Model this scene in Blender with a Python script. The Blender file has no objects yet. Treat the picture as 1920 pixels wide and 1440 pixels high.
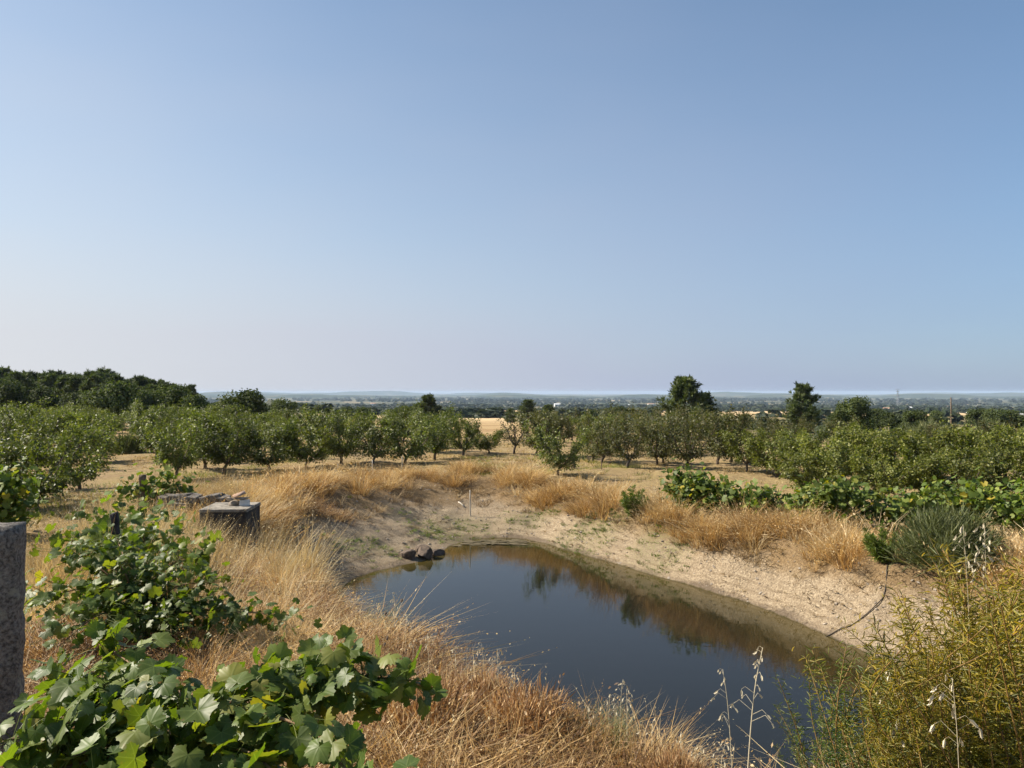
import bpy, math, random
import numpy as np
from mathutils import Vector, Matrix

# ------------------------------------------------------------------ camera, sky, sun, exposure
sc = bpy.context.scene
COL = sc.collection
CAM_Z = 3.4
F = 1442.0                                    # focal length in photo pixels (photo 1920 wide)
cam_d = bpy.data.cameras.new("camera")
cam_d.sensor_width = 36.0
cam_d.lens = 36.0 * F / 1920.0
cam_d.clip_start = 0.05
cam_d.clip_end = 60000.0
cam = bpy.data.objects.new("camera", cam_d)
COL.objects.link(cam)
cam.location = (0, 0, CAM_Z)
cam.rotation_euler = (math.radians(90 + 0.6), 0, 0)
sc.camera = cam

SUN_AZ = 80.0                                 # degrees to the left of the view direction
SUN_EL = 40.0
world = bpy.data.worlds.new("World")
sc.world = world
world.use_nodes = True
wn = world.node_tree
sky = wn.nodes.new("ShaderNodeTexSky")
sky.sky_type = 'NISHITA'
sky.sun_disc = False
sky.sun_elevation = math.radians(SUN_EL)
sky.sun_rotation = math.radians(-SUN_AZ)
sky.altitude = 400
sky.air_density = 1.0
sky.dust_density = 0.7
sky.ozone_density = 1.2
bg = wn.nodes["Background"]
bg.inputs["Strength"].default_value = 0.070
tint = wn.nodes.new("ShaderNodeMix"); tint.data_type = 'RGBA'; tint.blend_type = 'MULTIPLY'
tint.inputs[0].default_value = 1.0
wn.links.new(sky.outputs[0], tint.inputs[6])
tint.inputs[7].default_value = (0.85, 1.02, 1.05, 1)
wn.links.new(tint.outputs[2], bg.inputs["Color"])
# dry summer haze low over the horizon, brighter towards the sun
wtc = wn.nodes.new("ShaderNodeTexCoord")
wsep = wn.nodes.new("ShaderNodeSeparateXYZ"); wn.links.new(wtc.outputs["Generated"], wsep.inputs[0])
def wmath(op, a, b=0.0):
    n = wn.nodes.new("ShaderNodeMath"); n.operation = op
    for i_, v_ in enumerate((a, b)):
        if isinstance(v_, bpy.types.NodeSocket): wn.links.new(v_, n.inputs[i_])
        else: n.inputs[i_].default_value = v_
    return n.outputs[0]
el_z = wmath('MAXIMUM', wsep.outputs[2], 0.0)
wnz = wn.nodes.new("ShaderNodeTexNoise"); wnz.inputs["Scale"].default_value = 1.6; wnz.inputs["Detail"].default_value = 3.0; wnz.inputs["Roughness"].default_value = 0.5
wmp = wn.nodes.new("ShaderNodeMapping"); wmp.inputs["Scale"].default_value = (1.0, 1.0, 3.2); wmp.inputs["Rotation"].default_value = (0.25, 0.2, 0)
wn.links.new(wtc.outputs["Generated"], wmp.inputs[0]); wn.links.new(wmp.outputs[0], wnz.inputs["Vector"])
hz_f0 = wmath('MULTIPLY', wmath('POWER', 2.718, wmath('MULTIPLY', el_z, -3.0)), 0.88)
sd0 = wn.nodes.new("ShaderNodeVectorMath"); sd0.operation = 'DOT_PRODUCT'
wn.links.new(wtc.outputs["Generated"], sd0.inputs[0])
sd0.inputs[1].default_value = (-math.sin(math.radians(SUN_AZ)), math.cos(math.radians(SUN_AZ)), 0)
hz_f0 = wmath('MULTIPLY', hz_f0, wmath('ADD', wmath('MULTIPLY', sd0.outputs["Value"], 0.38), 1.04))
hz_f = wmath('MINIMUM', wmath('ADD', hz_f0, wmath('MULTIPLY', wmath('SUBTRACT', wnz.outputs[0], 0.45), 0.42)), 0.95)
hz_f = wmath('MAXIMUM', hz_f, 0.0)
sd = wn.nodes.new("ShaderNodeVectorMath"); sd.operation = 'DOT_PRODUCT'
wn.links.new(wtc.outputs["Generated"], sd.inputs[0])
sd.inputs[1].default_value = (-math.sin(math.radians(SUN_AZ)), math.cos(math.radians(SUN_AZ)), 0)
wr = wn.nodes.new("ShaderNodeMapRange"); wr.inputs[1].default_value = -0.45; wr.inputs[2].default_value = 0.80
wn.links.new(sd.outputs["Value"], wr.inputs[0])
hcol = wn.nodes.new("ShaderNodeMix"); hcol.data_type = 'RGBA'
wn.links.new(wr.outputs[0], hcol.inputs[0])
hcol.inputs[6].default_value = (0.140, 0.182, 0.292, 1)
hcol.inputs[7].default_value = (0.372, 0.374, 0.392, 1)
bg2 = wn.nodes.new("ShaderNodeBackground"); wn.links.new(hcol.outputs[2], bg2.inputs[0])
wmx = wn.nodes.new("ShaderNodeMixShader")
wn.links.new(hz_f, wmx.inputs[0]); wn.links.new(bg.outputs[0], wmx.inputs[1]); wn.links.new(bg2.outputs[0], wmx.inputs[2])
wn.links.new(wmx.outputs[0], wn.nodes["World Output"].inputs[0])

sun_d = bpy.data.lights.new("sun", 'SUN')
sun_d.energy = 5.0
sun_d.angle = math.radians(0.55)
sun_d.color = (1.0, 0.90, 0.76)
sun = bpy.data.objects.new("sun", sun_d)
COL.objects.link(sun)
az, el = math.radians(SUN_AZ), math.radians(SUN_EL)
SUNV = Vector((-math.sin(az) * math.cos(el), math.cos(az) * math.cos(el), math.sin(el)))
sun.rotation_euler = SUNV.to_track_quat('Z', 'Y').to_euler()
sun.location = (-20, 10, 30)

vs = sc.view_settings
vs.view_transform = 'Standard'
vs.look = 'None'
vs.exposure = 1.0
vs.gamma = 1.0
sc.cycles.use_denoising = True
sc.cycles.max_bounces = 4
sc.cycles.diffuse_bounces = 2
sc.cycles.glossy_bounces = 2
sc.cycles.transmission_bounces = 3
sc.cycles.transparent_max_bounces = 4
sc.cycles.use_adaptive_sampling = True
sc.cycles.adaptive_threshold = 0.02
sc.cycles.caustics_reflective = False
sc.cycles.caustics_refractive = False
sc.cycles.volume_bounces = 0

# ------------------------------------------------------------------ helpers
rng = np.random.default_rng(11)
random.seed(11)


def tag(o, label=None, cat=None, group=None, kind=None):
    if label: o["label"] = label
    if cat: o["category"] = cat
    if group: o["group"] = group
    if kind: o["kind"] = kind
    return o


def empty(name, loc, rz=0.0, s=1.0):
    o = bpy.data.objects.new(name, None)
    o.empty_display_size = 0.1
    COL.objects.link(o)
    o.location = loc
    o.rotation_euler = (0, 0, rz)
    o.scale = (s, s, s) if np.isscalar(s) else s
    return o


class MB:
    """collects polygons; build() makes one mesh"""
    def __init__(self):
        self.v, self.f, self.r, self.n = [], [], [], 0
        self.uv = []

    def add(self, verts, faces, rnd=0.5, uv=None):
        verts = np.asarray(verts, float).reshape(-1, 3)
        for fa in (faces if isinstance(faces, list) and len(faces) and isinstance(faces[0], np.ndarray) and faces[0].ndim == 2 else [np.asarray(faces, int)]):
            self.f.append(np.asarray(fa, int) + self.n)
        self.v.append(verts)
        self.r.append(np.full(len(verts), rnd) if np.isscalar(rnd) else np.asarray(rnd, float))
        self.uv.append(np.zeros((len(verts), 2)) if uv is None else np.asarray(uv, float))
        self.n += len(verts)
        return self

    def mesh(self, name, mat, smooth=True):
        me = bpy.data.meshes.new(name)
        V = np.concatenate(self.v); R = np.concatenate(self.r); UV = np.concatenate(self.uv)
        tot = np.concatenate([np.full(len(f), f.shape[1]) for f in self.f])
        lp = np.concatenate([f.ravel() for f in self.f])
        me.vertices.add(len(V)); me.vertices.foreach_set("co", V.ravel())
        me.loops.add(len(lp)); me.loops.foreach_set("vertex_index", lp.astype(np.int32))
        me.polygons.add(len(tot))
        st = np.concatenate([[0], np.cumsum(tot)[:-1]]).astype(np.int32)
        me.polygons.foreach_set("loop_start", st)
        me.polygons.foreach_set("use_smooth", np.full(len(tot), smooth))
        a = me.attributes.new("rnd", 'FLOAT', 'POINT'); a.data.foreach_set("value", R)
        a = me.attributes.new("luv", 'FLOAT2', 'POINT'); a.data.foreach_set("vector", UV.ravel())
        me.update(calc_edges=True)
        if mat: me.materials.append(mat)
        return me

    def build(self, name, mat, parent=None, smooth=True, loc=None):
        return obj(name, self.mesh(name, mat, smooth), parent, loc)


def obj(name, me, parent=None, loc=None):
    o = bpy.data.objects.new(name, me)
    COL.objects.link(o)
    if parent: o.parent = parent
    if loc is not None: o.location = loc
    return o


def tube(mb, pts, rad, n=6, rnd=0.5, cap=True):
    P = np.asarray(pts, float); k = len(P)
    R = np.full(k, rad) if np.isscalar(rad) else np.asarray(rad, float)
    T = np.gradient(P, axis=0); T /= np.linalg.norm(T, axis=1)[:, None] + 1e-9
    ref = np.array([0, 0, 1.0]) if abs(T[0, 2]) < 0.9 else np.array([1.0, 0, 0])
    U = np.cross(T, ref); U /= np.linalg.norm(U, axis=1)[:, None] + 1e-9
    W = np.cross(T, U)
    a = np.arange(n) * 2 * math.pi / n
    V = P[:, None, :] + R[:, None, None] * (np.cos(a)[None, :, None] * U[:, None, :] + np.sin(a)[None, :, None] * W[:, None, :])
    V = V.reshape(-1, 3)
    i, j = np.meshgrid(np.arange(k - 1), np.arange(n), indexing='ij')
    q = np.stack([i * n + j, i * n + (j + 1) % n, (i + 1) * n + (j + 1) % n, (i + 1) * n + j], -1).reshape(-1, 4)
    fs = [q]
    if cap and n >= 3:
        fs += [np.arange(n)[None, ::-1], (np.arange(n) + (k - 1) * n)[None, :]]
    mb.add(V, fs, rnd)
    return mb


def spline(ctrl, n=12):
    """Catmull-Rom through control points"""
    C = np.asarray(ctrl, float)
    C = np.vstack([2 * C[0] - C[1], C, 2 * C[-1] - C[-2]])
    out = []
    m = len(C) - 3
    for s in range(m):
        p0, p1, p2, p3 = C[s:s + 4]
        for t in np.linspace(0, 1, max(2, n // m + 1), endpoint=(s == m - 1)):
            out.append(0.5 * (2 * p1 + (p2 - p0) * t + (2 * p0 - 5 * p1 + 4 * p2 - p3) * t * t + (3 * p1 - p0 - 3 * p2 + p3) * t ** 3))
    return np.array(out)


def unit(v):
    return v / (np.linalg.norm(v, axis=-1, keepdims=True) + 1e-9)


def cards(mb, C, Nrm, Dr, S, tv, tf, rnd, uv=None):
    """many copies of a small template (tv verts, tf faces): centre C, normal, tip direction, size"""
    C, Nrm, Dr = map(lambda a: np.asarray(a, float), (C, Nrm, Dr))
    Nrm = unit(Nrm)
    Y = unit(Dr - Nrm * np.sum(Dr * Nrm, -1, keepdims=True))
    X = np.cross(Y, Nrm)
    S = np.asarray(S, float)
    if S.ndim == 1: S = np.stack([S, S, S], -1)
    m, k = len(C), len(tv)
    V = C[:, None, :] + (tv[None, :, 0:1] * S[:, None, 0:1]) * X[:, None, :] + (tv[None, :, 1:2] * S[:, None, 1:2]) * Y[:, None, :] + (tv[None, :, 2:3] * S[:, None, 2:3]) * Nrm[:, None, :]
    fs = (np.asarray(tf)[None] + (np.arange(m) * k)[:, None, None]).reshape(-1, np.asarray(tf).shape[1])
    mb.add(V.reshape(-1, 3), [fs], np.repeat(rnd, k), None if uv is None else np.tile(uv, (m, 1)))
    return mb


# simple leaf: 6 verts folded along the midrib (unit length, base at origin, tip +y)
LEAF_V = np.array([[0, 0, 0], [0.22, 0.35, 0.07], [0, 0.45, -0.02], [-0.22, 0.35, 0.07], [0.17, 0.72, 0.03], [0, 1.0, -0.13], [-0.17, 0.72, 0.03]])
LEAF_F = np.array([[0, 1, 2], [0, 2, 3], [1, 4, 2], [2, 6, 3], [4, 5, 2], [2, 5, 6]])
NARROW_V = LEAF_V * np.array([0.42, 1, 0.6])
DIA_V = np.array([[0, 0, 0], [0.5, 0.5, 0.08], [0, 1, 0], [-0.5, 0.5, 0.08]]); DIA_F = np.array([[0, 1, 2], [0, 2, 3]])


LEAF4_V = np.array([[0, 0, 0], [0.25, 0.48, 0.09], [0, 1.0, -0.06], [-0.25, 0.48, 0.09]]); LEAF4_F = np.array([[0, 1, 2], [0, 2, 3]])


def hash2(i, j, s):
    n = (i.astype(np.int64) * 374761393 + j.astype(np.int64) * 668265263 + s * 974634217) & 0xffffffff
    n = ((n ^ (n >> 13)) * 1274126177) & 0xffffffff
    return ((n ^ (n >> 16)) & 0xffff) / 65535.0


def vnoise(x, y, s=0):
    i, j = np.floor(x), np.floor(y)
    u, v = x - i, y - j
    u, v = u * u * (3 - 2 * u), v * v * (3 - 2 * v)
    a = hash2(i, j, s) * (1 - u) + hash2(i + 1, j, s) * u
    b = hash2(i, j + 1, s) * (1 - u) + hash2(i + 1, j + 1, s) * u
    return a * (1 - v) + b * v


def fbm(x, y, s=0, o=4):
    t, a, n = 0, 0.5, 0
    for k in range(o):
        t = t + a * vnoise(x * 2 ** k + 17.3 * k, y * 2 ** k + 9.1 * k, s + k); n += a; a *= 0.5
    return t / n


def sstep(a, b, x):
    t = np.clip((x - a) / (b - a), 0, 1)
    return t * t * (3 - 2 * t)


# ------------------------------------------------------------------ node helpers / materials
def N(nt, typ, ins=None, **props):
    nd = nt.nodes.new(typ)
    for k, v in props.items(): setattr(nd, k, v)
    for k, v in (ins or {}).items():
        if isinstance(v, bpy.types.NodeSocket): nt.links.new(v, nd.inputs[k])
        else: nd.inputs[k].default_value = v
    return nd


def c4(c): return (c[0], c[1], c[2], 1.0)


def mixc(nt, f, a, b, mode='MIX'):
    nd = nt.nodes.new("ShaderNodeMix"); nd.data_type = 'RGBA'; nd.blend_type = mode; nd.clamp_factor = True
    for idx, v in ((0, f), (6, a), (7, b)):
        if isinstance(v, bpy.types.NodeSocket): nt.links.new(v, nd.inputs[idx])
        else: nd.inputs[idx].default_value = v if idx == 0 else c4(v)
    return nd.outputs[2]


def ramp(nt, f, stops):
    nd = nt.nodes.new("ShaderNodeValToRGB")
    nt.links.new(f, nd.inputs[0])
    e = nd.color_ramp.elements
    while len(e) < len(stops): e.new(0.5)
    for el_, (p, c) in zip(e, stops):
        el_.position = p
        el_.color = c4(c) if not np.isscalar(c) else (c, c, c, 1)
    return nd.outputs[0]


def noise(nt, scale, detail=4, rough=0.55, vec=None, out="Fac"):
    nd = N(nt, "ShaderNodeTexNoise", {"Scale": scale, "Detail": detail, "Roughness": rough})
    if vec is not None: nt.links.new(vec, nd.inputs["Vector"])
    return nd.outputs[0 if out == "Fac" else 1]


def math_(nt, op, a, b=0.0, c=0.0, clamp=False):
    nd = nt.nodes.new("ShaderNodeMath"); nd.operation = op; nd.use_clamp = clamp
    for i, v in enumerate((a, b, c)):
        if isinstance(v, bpy.types.NodeSocket): nt.links.new(v, nd.inputs[i])
        else: nd.inputs[i].default_value = v
    return nd.outputs[0]


def maprange(nt, v, a, b, c=0.0, d=1.0):
    nd = N(nt, "ShaderNodeMapRange", {0: v, 1: a, 2: b, 3: c, 4: d})
    return nd.outputs[0]


def attr(nt, name, out="Fac"):
    nd = nt.nodes.new("ShaderNodeAttribute"); nd.attribute_name = name
    return nd.outputs[out]


def new_mat(name):
    m = bpy.data.materials.new(name); m.use_nodes = True
    nt = m.node_tree
    return m, nt, nt.nodes["Principled BSDF"], nt.nodes["Material Output"]


def leaf_mat(name, stops, trans=0.35, rough=0.5, spec=0.4, objvar=0.35, tcol=(1.5, 1.7, 0.5), rare=None, veins=False):
    m, nt, p, out = new_mat(name)
    oi = nt.nodes.new("ShaderNodeObjectInfo")
    r = attr(nt, "rnd")
    f = math_(nt, 'FRACT', math_(nt, 'ADD', r, oi.outputs["Random"])) if veins else r
    col = ramp(nt, f, stops)
    val = maprange(nt, oi.outputs["Random"], 0, 1, 1 - objvar, 1 + objvar)
    hs = N(nt, "ShaderNodeHueSaturation", {"Saturation": 1.0, "Value": val, "Color": col})
    col = hs.outputs[0]
    if rare:                                  # a few yellow / red leaves
        col = mixc(nt, math_(nt, 'GREATER_THAN', math_(nt, 'FRACT', math_(nt, 'MULTIPLY', f, 57.31)), rare[0]), col, rare[1])
    if veins:
        uv = N(nt, "ShaderNodeSeparateXYZ", {0: attr(nt, "luv", "Vector")})
        ang = math_(nt, 'ARCTAN2', uv.outputs[0], uv.outputs[1])
        rad = math_(nt, 'SQRT', math_(nt, 'ADD', math_(nt, 'MULTIPLY', uv.outputs[0], uv.outputs[0]), math_(nt, 'MULTIPLY', uv.outputs[1], uv.outputs[1])))
        dv = math_(nt, 'MULTIPLY', math_(nt, 'PINGPONG', ang, math.radians(27.5)), rad)
        vm = maprange(nt, dv, 0.004, 0.018, 0.30, 0.0)
        col = mixc(nt, vm, col, (0.24, 0.30, 0.10))
        bl = noise(nt, 9.0, 3, 0.6, attr(nt, "luv", "Vector"))
        col = mixc(nt, maprange(nt, bl, 0.55, 0.75, 0, 0.35), col, (0.20, 0.22, 0.05))
        dm = math_(nt, 'MULTIPLY', maprange(nt, rad, 0.34, 0.52), maprange(nt, noise(nt, 5.0, 4, 0.6, N(nt, "ShaderNodeVectorMath", {0: attr(nt, "luv", "Vector"), 1: N(nt, "ShaderNodeCombineXYZ", {0: math_(nt, 'MULTIPLY', f, 31.0)}).outputs[0]}, operation='ADD').outputs[0]), 0.56, 0.66))
        col = mixc(nt, math_(nt, 'MULTIPLY', dm, 0.8), col, (0.24, 0.15, 0.055))
        bmp = N(nt, "ShaderNodeBump", {"Strength": 0.12, "Distance": 0.01, "Height": math_(nt, 'MULTIPLY', maprange(nt, dv, 0.0, 0.05, 1.0, 0.0), 0.6)})
        nt.links.new(bmp.outputs[0], p.inputs["Normal"])
    nt.links.new(col, p.inputs["Base Color"])
    p.inputs["Roughness"].default_value = rough
    p.inputs["Specular IOR Level"].default_value = spec
    tl = N(nt, "ShaderNodeBsdfTranslucent", {"Color": mixc(nt, 1.0, col, tcol, 'MULTIPLY')})
    mx = N(nt, "ShaderNodeMixShader", {0: trans, 1: p.outputs[0], 2: tl.outputs[0]})
    nt.links.new(mx.outputs[0], out.inputs[0])
    return m


def plain_mat(name, c1, c2, scale=8, rough=0.85, bump=0.3, bscale=None, spec=0.3, detail=6, lo=0.35, hi=0.65, blotch=None):
    m, nt, p, out = new_mat(name)
    tc = nt.nodes.new("ShaderNodeTexCoord").outputs["Object"]
    n1 = noise(nt, scale, detail, 0.6, tc)
    pc = ramp(nt, n1, [(lo, c1), (hi, c2)])
    if blotch:
        for bc, bs, b0 in blotch: pc = mixc(nt, maprange(nt, noise(nt, bs, 5, 0.65, tc), b0, b0 + 0.07, 0, 0.75), pc, bc)
    nt.links.new(pc, p.inputs["Base Color"])
    p.inputs["Roughness"].default_value = rough
    p.inputs["Specular IOR Level"].default_value = spec
    b = N(nt, "ShaderNodeBump", {"Strength": bump, "Distance": 0.02, "Height": noise(nt, bscale or scale * 4, 6, 0.65, tc)})
    nt.links.new(b.outputs[0], p.inputs["Normal"])
    return m


MAT = {}
MAT['orchard'] = leaf_mat("orchard_leaf", [(0, (0.046, 0.064, 0.014)), (0.5, (0.098, 0.118, 0.027)), (1, (0.20, 0.20, 0.06))], 0.3, 0.5, 0.4, 0.3)
MAT['orchard2'] = leaf_mat("orchard_leaf_yellowish", [(0, (0.06, 0.078, 0.015)), (0.5, (0.135, 0.152, 0.028)), (1, (0.25, 0.24, 0.055))], 0.3, 0.5, 0.4, 0.25)
MAT['orchard3'] = leaf_mat("orchard_leaf_bronzed", [(0, (0.042, 0.05, 0.016)), (0.6, (0.095, 0.098, 0.031)), (1, (0.18, 0.14, 0.06))], 0.28, 0.5, 0.35, 0.25)
MAT['oak'] = leaf_mat("oak_leaf", [(0, (0.030, 0.047, 0.016)), (1, (0.10, 0.118, 0.042))], 0.2, 0.75, 0.12, 0.25)
MAT['pine'] = leaf_mat("pine_needle", [(0, (0.032, 0.050, 0.018)), (1, (0.11, 0.132, 0.048))], 0.18, 0.6, 0.3, 0.2)
MAT['seedling'] = leaf_mat("young_pine_needle", [(0, (0.06, 0.10, 0.018)), (1, (0.16, 0.20, 0.04))], 0.25, 0.5, 0.3, 0.1)
MAT['broom'] = leaf_mat("broom_twig", [(0, (0.055, 0.072, 0.026)), (0.6, (0.125, 0.142, 0.055)), (1, (0.23, 0.225, 0.095))], 0.15, 0.6, 0.3, 0.12)
MAT['vine'] = leaf_mat("grape_leaf", [(0, (0.045, 0.080, 0.012)), (0.5, (0.088, 0.132, 0.022)), (0.85, (0.14, 0.18, 0.034)), (0.96, (0.18, 0.20, 0.04)), (1, (0.24, 0.21, 0.045))], 0.40, 0.48, 0.38, 0.22, tcol=(1.75, 1.8, 0.30), veins=True)
MAT['vinefar'] = leaf_mat("grape_leaf_row", [(0, (0.045, 0.076, 0.013)), (0.6, (0.12, 0.165, 0.026)), (1, (0.26, 0.26, 0.05))], 0.3, 0.55, 0.3, 0.2, tcol=(1.5, 1.7, 0.4), rare=(0.965, (0.32, 0.26, 0.03)))
MAT['willow'] = leaf_mat("willow_leaf", [(0, (0.045, 0.060, 0.010)), (0.5, (0.125, 0.130, 0.018)), (1, (0.32, 0.24, 0.035))], 0.35, 0.45, 0.4, 0.25, tcol=(1.6, 1.5, 0.3))
MAT['willowg'] = leaf_mat("green_willow_leaf", [(0, (0.030, 0.055, 0.013)), (0.5, (0.072, 0.105, 0.023)), (1, (0.18, 0.185, 0.042))], 0.35, 0.45, 0.4, 0.2)
MAT['weed'] = leaf_mat("weed_leaf", [(0, (0.07, 0.11, 0.02)), (1, (0.20, 0.22, 0.05))], 0.3, 0.5, 0.4, 0.2)
MAT['algae'] = leaf_mat("green_algae_moss", [(0, (0.07, 0.13, 0.015)), (1, (0.17, 0.22, 0.04))], 0.15, 0.7, 0.2, 0.2)
MAT['farwood'] = leaf_mat("far_wood_leaf", [(0, (0.016, 0.028, 0.014)), (1, (0.050, 0.062, 0.028))], 0.1, 0.6, 0.2, 0.35)
dry_t = (1.25, 1.05, 0.7)
MAT['straw'] = leaf_mat("pale_straw", [(0, (0.30, 0.225, 0.105)), (0.5, (0.50, 0.40, 0.21)), (1, (0.66, 0.57, 0.35))], 0.35, 0.55, 0.3, 0.2, tcol=dry_t)
MAT['orange'] = leaf_mat("orange_dry_grass", [(0, (0.26, 0.16, 0.06)), (0.35, (0.48, 0.31, 0.125)), (0.65, (0.60, 0.43, 0.19)), (1, (0.76, 0.63, 0.38))], 0.35, 0.55, 0.3, 0.2, tcol=dry_t)
MAT['brown'] = leaf_mat("brown_dry_grass", [(0, (0.10, 0.058, 0.030)), (0.35, (0.25, 0.14, 0.065)), (0.65, (0.38, 0.24, 0.11)), (1, (0.60, 0.46, 0.26))], 0.3, 0.55, 0.3, 0.25, tcol=dry_t)
MAT['short'] = leaf_mat("short_dry_grass", [(0, (0.20, 0.15, 0.05)), (0.5, (0.36, 0.28, 0.11)), (1, (0.48, 0.38, 0.18))], 0.3, 0.6, 0.3, 0.25, tcol=dry_t)
MAT['shortg'] = leaf_mat("short_green_grass", [(0, (0.10, 0.12, 0.03)), (0.5, (0.20, 0.20, 0.06)), (1, (0.34, 0.29, 0.11))], 0.3, 0.6, 0.3, 0.25)
MAT['litter'] = leaf_mat("dead_weed", [(0, (0.10, 0.070, 0.040)), (0.5, (0.24, 0.17, 0.09)), (1, (0.42, 0.33, 0.19))], 0.15, 0.7, 0.2, 0.3, tcol=dry_t)
MAT['oat'] = leaf_mat("oat_husk", [(0, (0.62, 0.54, 0.36)), (1, (0.80, 0.74, 0.58))], 0.35, 0.45, 0.4, 0.1, tcol=(1.0, 0.95, 0.8))
MAT['bark'] = plain_mat("fruit_tree_bark", (0.06, 0.045, 0.035), (0.16, 0.125, 0.10), 9, 0.9, 0.6)
MAT['pinebark'] = plain_mat("pine_bark", (0.06, 0.035, 0.025), (0.14, 0.09, 0.06), 6, 0.9, 0.6)
MAT['cane'] = plain_mat("vine_cane", (0.14, 0.08, 0.04), (0.30, 0.19, 0.10), 12, 0.7, 0.3)
MAT['stemw'] = plain_mat("willow_stem", (0.16, 0.09, 0.03), (0.30, 0.19, 0.06), 10, 0.6, 0.2)
MAT['granite'] = plain_mat("granite", (0.07, 0.062, 0.055), (0.27, 0.245, 0.215), 60, 0.95, 1.0, 45, lo=0.36, hi=0.64, blotch=[((0.30, 0.29, 0.23), 7, 0.58), ((0.035, 0.032, 0.028), 5, 0.60), ((0.28, 0.20, 0.07), 13, 0.68)])
MAT['darkconcrete'] = plain_mat("dark_concrete", (0.022, 0.02, 0.018), (0.075, 0.068, 0.06), 4, 0.9, 0.5, 40)  # tank wall concrete, coloured far darker than the top slab
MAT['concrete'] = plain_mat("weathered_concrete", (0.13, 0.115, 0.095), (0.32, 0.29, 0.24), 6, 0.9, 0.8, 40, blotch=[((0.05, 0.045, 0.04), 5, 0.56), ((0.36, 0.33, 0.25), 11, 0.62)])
MAT['darkstone'] = plain_mat("lichened_dark_stone", (0.05, 0.045, 0.04), (0.20, 0.18, 0.155), 11, 0.95, 0.9, 30)
MAT['stone'] = plain_mat("field_stone", (0.17, 0.14, 0.11), (0.36, 0.31, 0.25), 7, 0.9, 0.8, 25)
MAT['terracotta'] = plain_mat("terracotta", (0.30, 0.19, 0.13), (0.46, 0.32, 0.23), 12, 0.85, 0.4)
MAT['whiteblock'] = plain_mat("white_block", (0.50, 0.49, 0.46), (0.70, 0.69, 0.65), 9, 0.8, 0.3)
MAT['wood'] = plain_mat("weathered_wood", (0.11, 0.075, 0.05), (0.26, 0.19, 0.13), 9, 0.9, 0.6)
MAT['blackpost'] = plain_mat("charred_wood", (0.012, 0.012, 0.014), (0.05, 0.045, 0.045), 14, 0.7, 0.6)
MAT['stake'] = plain_mat("pale_stake", (0.42, 0.38, 0.30), (0.66, 0.62, 0.54), 12, 0.7, 0.2)
MAT['hose'] = plain_mat("dark_hose", (0.035, 0.030, 0.026), (0.09, 0.075, 0.06), 10, 0.6, 0.2)
MAT['deadwood'] = plain_mat("dead_branch", (0.06, 0.045, 0.035), (0.16, 0.12, 0.09), 12, 0.9, 0.5)
MAT['steel'] = plain_mat("galvanised_steel", (0.22, 0.23, 0.24), (0.34, 0.35, 0.36), 3, 0.5, 0.1)
MAT['plaster'] = plain_mat("white_plaster", (0.66, 0.64, 0.60), (0.80, 0.78, 0.74), 1, 0.9, 0.1)
MAT['roof'] = plain_mat("far_roof", (0.40, 0.22, 0.14), (0.52, 0.33, 0.22), 1, 0.9, 0.1)
MAT['sheet'] = plain_mat("pale_sheet_roof", (0.60, 0.60, 0.58), (0.78, 0.78, 0.76), 1, 0.6, 0.1)

# ------------------------------------------------------------------ terrain
WATER_Z = -1.4


def smooth_closed(pts, n=6):
    C = np.asarray(pts, float); m = len(C); out = []
    for s in range(m):
        p0, p1, p2, p3 = C[(s - 1) % m], C[s], C[(s + 1) % m], C[(s + 2) % m]
        for t in np.arange(n) / n:
            out.append(0.5 * (2 * p1 + (p2 - p0) * t + (2 * p0 - 5 * p1 + 4 * p2 - p3) * t * t + (3 * p1 - p0 - 3 * p2 + p3) * t ** 3))
    return np.array(out)


SHORE = smooth_closed([(0.8, 8.0), (2, 7.6), (4, 7.8), (5.8, 8.6), (6.8, 10), (7.0, 11.8), (6.8, 13.4), (6.26, 15), (5.7, 16.7), (4.5, 19), (2.85, 21.6),
                       (1.6, 23.5), (0.8, 24.7), (-0.1, 25.4), (-1.5, 24.8), (-2.1, 23), (-2.5, 22.1), (-3.1, 21.2), (-3.8, 20.3), (-4.2, 18.6), (-3.7, 16.5), (-2.8, 14.0), (-1.9, 12.0), (-1.0, 10.2), (-0.1, 8.9)])
LIP = smooth_closed([(0.25, 4.15), (0.75, 3.45), (1.5, 3.1), (2.6, 3.2), (3.8, 3.7), (5.4, 4.7), (7.2, 5.9), (8.8, 7.7), (9.5, 10), (9.5, 12.4), (9.0, 14.6), (8.0, 16.0),
                     (6.9, 17.8), (5.6, 19.6), (3.9, 22.3), (2.6, 25.4), (1.4, 28.6), (-0.5, 30.5), (-2.8, 30.4), (-5.0, 28.2), (-6.6, 24.6), (-7.2, 21.0), (-6.1, 17.4), (-5.1, 14.9), (-3.7, 12), (-2.5, 9.6), (-1.35, 7.2), (-0.85, 5.9), (-0.3, 4.9)])


def polydist(x, y, poly):
    d = np.full(x.shape, 1e9); ins = np.zeros(x.shape, bool)
    for (ax, ay), (bx, by) in zip(poly, np.roll(poly, -1, 0)):
        ex, ey = bx - ax, by - ay
        t = np.clip(((x - ax) * ex + (y - ay) * ey) / (ex * ex + ey * ey + 1e-12), 0, 1)
        d = np.minimum(d, (x - ax - t * ex) ** 2 + (y - ay - t * ey) ** 2)
        ins ^= ((ay > y) != (by > y)) & (x < ex * (y - ay) / (by - ay + 1e-12) + ax)
    d = np.sqrt(d)
    return np.where(ins, -d, d)


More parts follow.
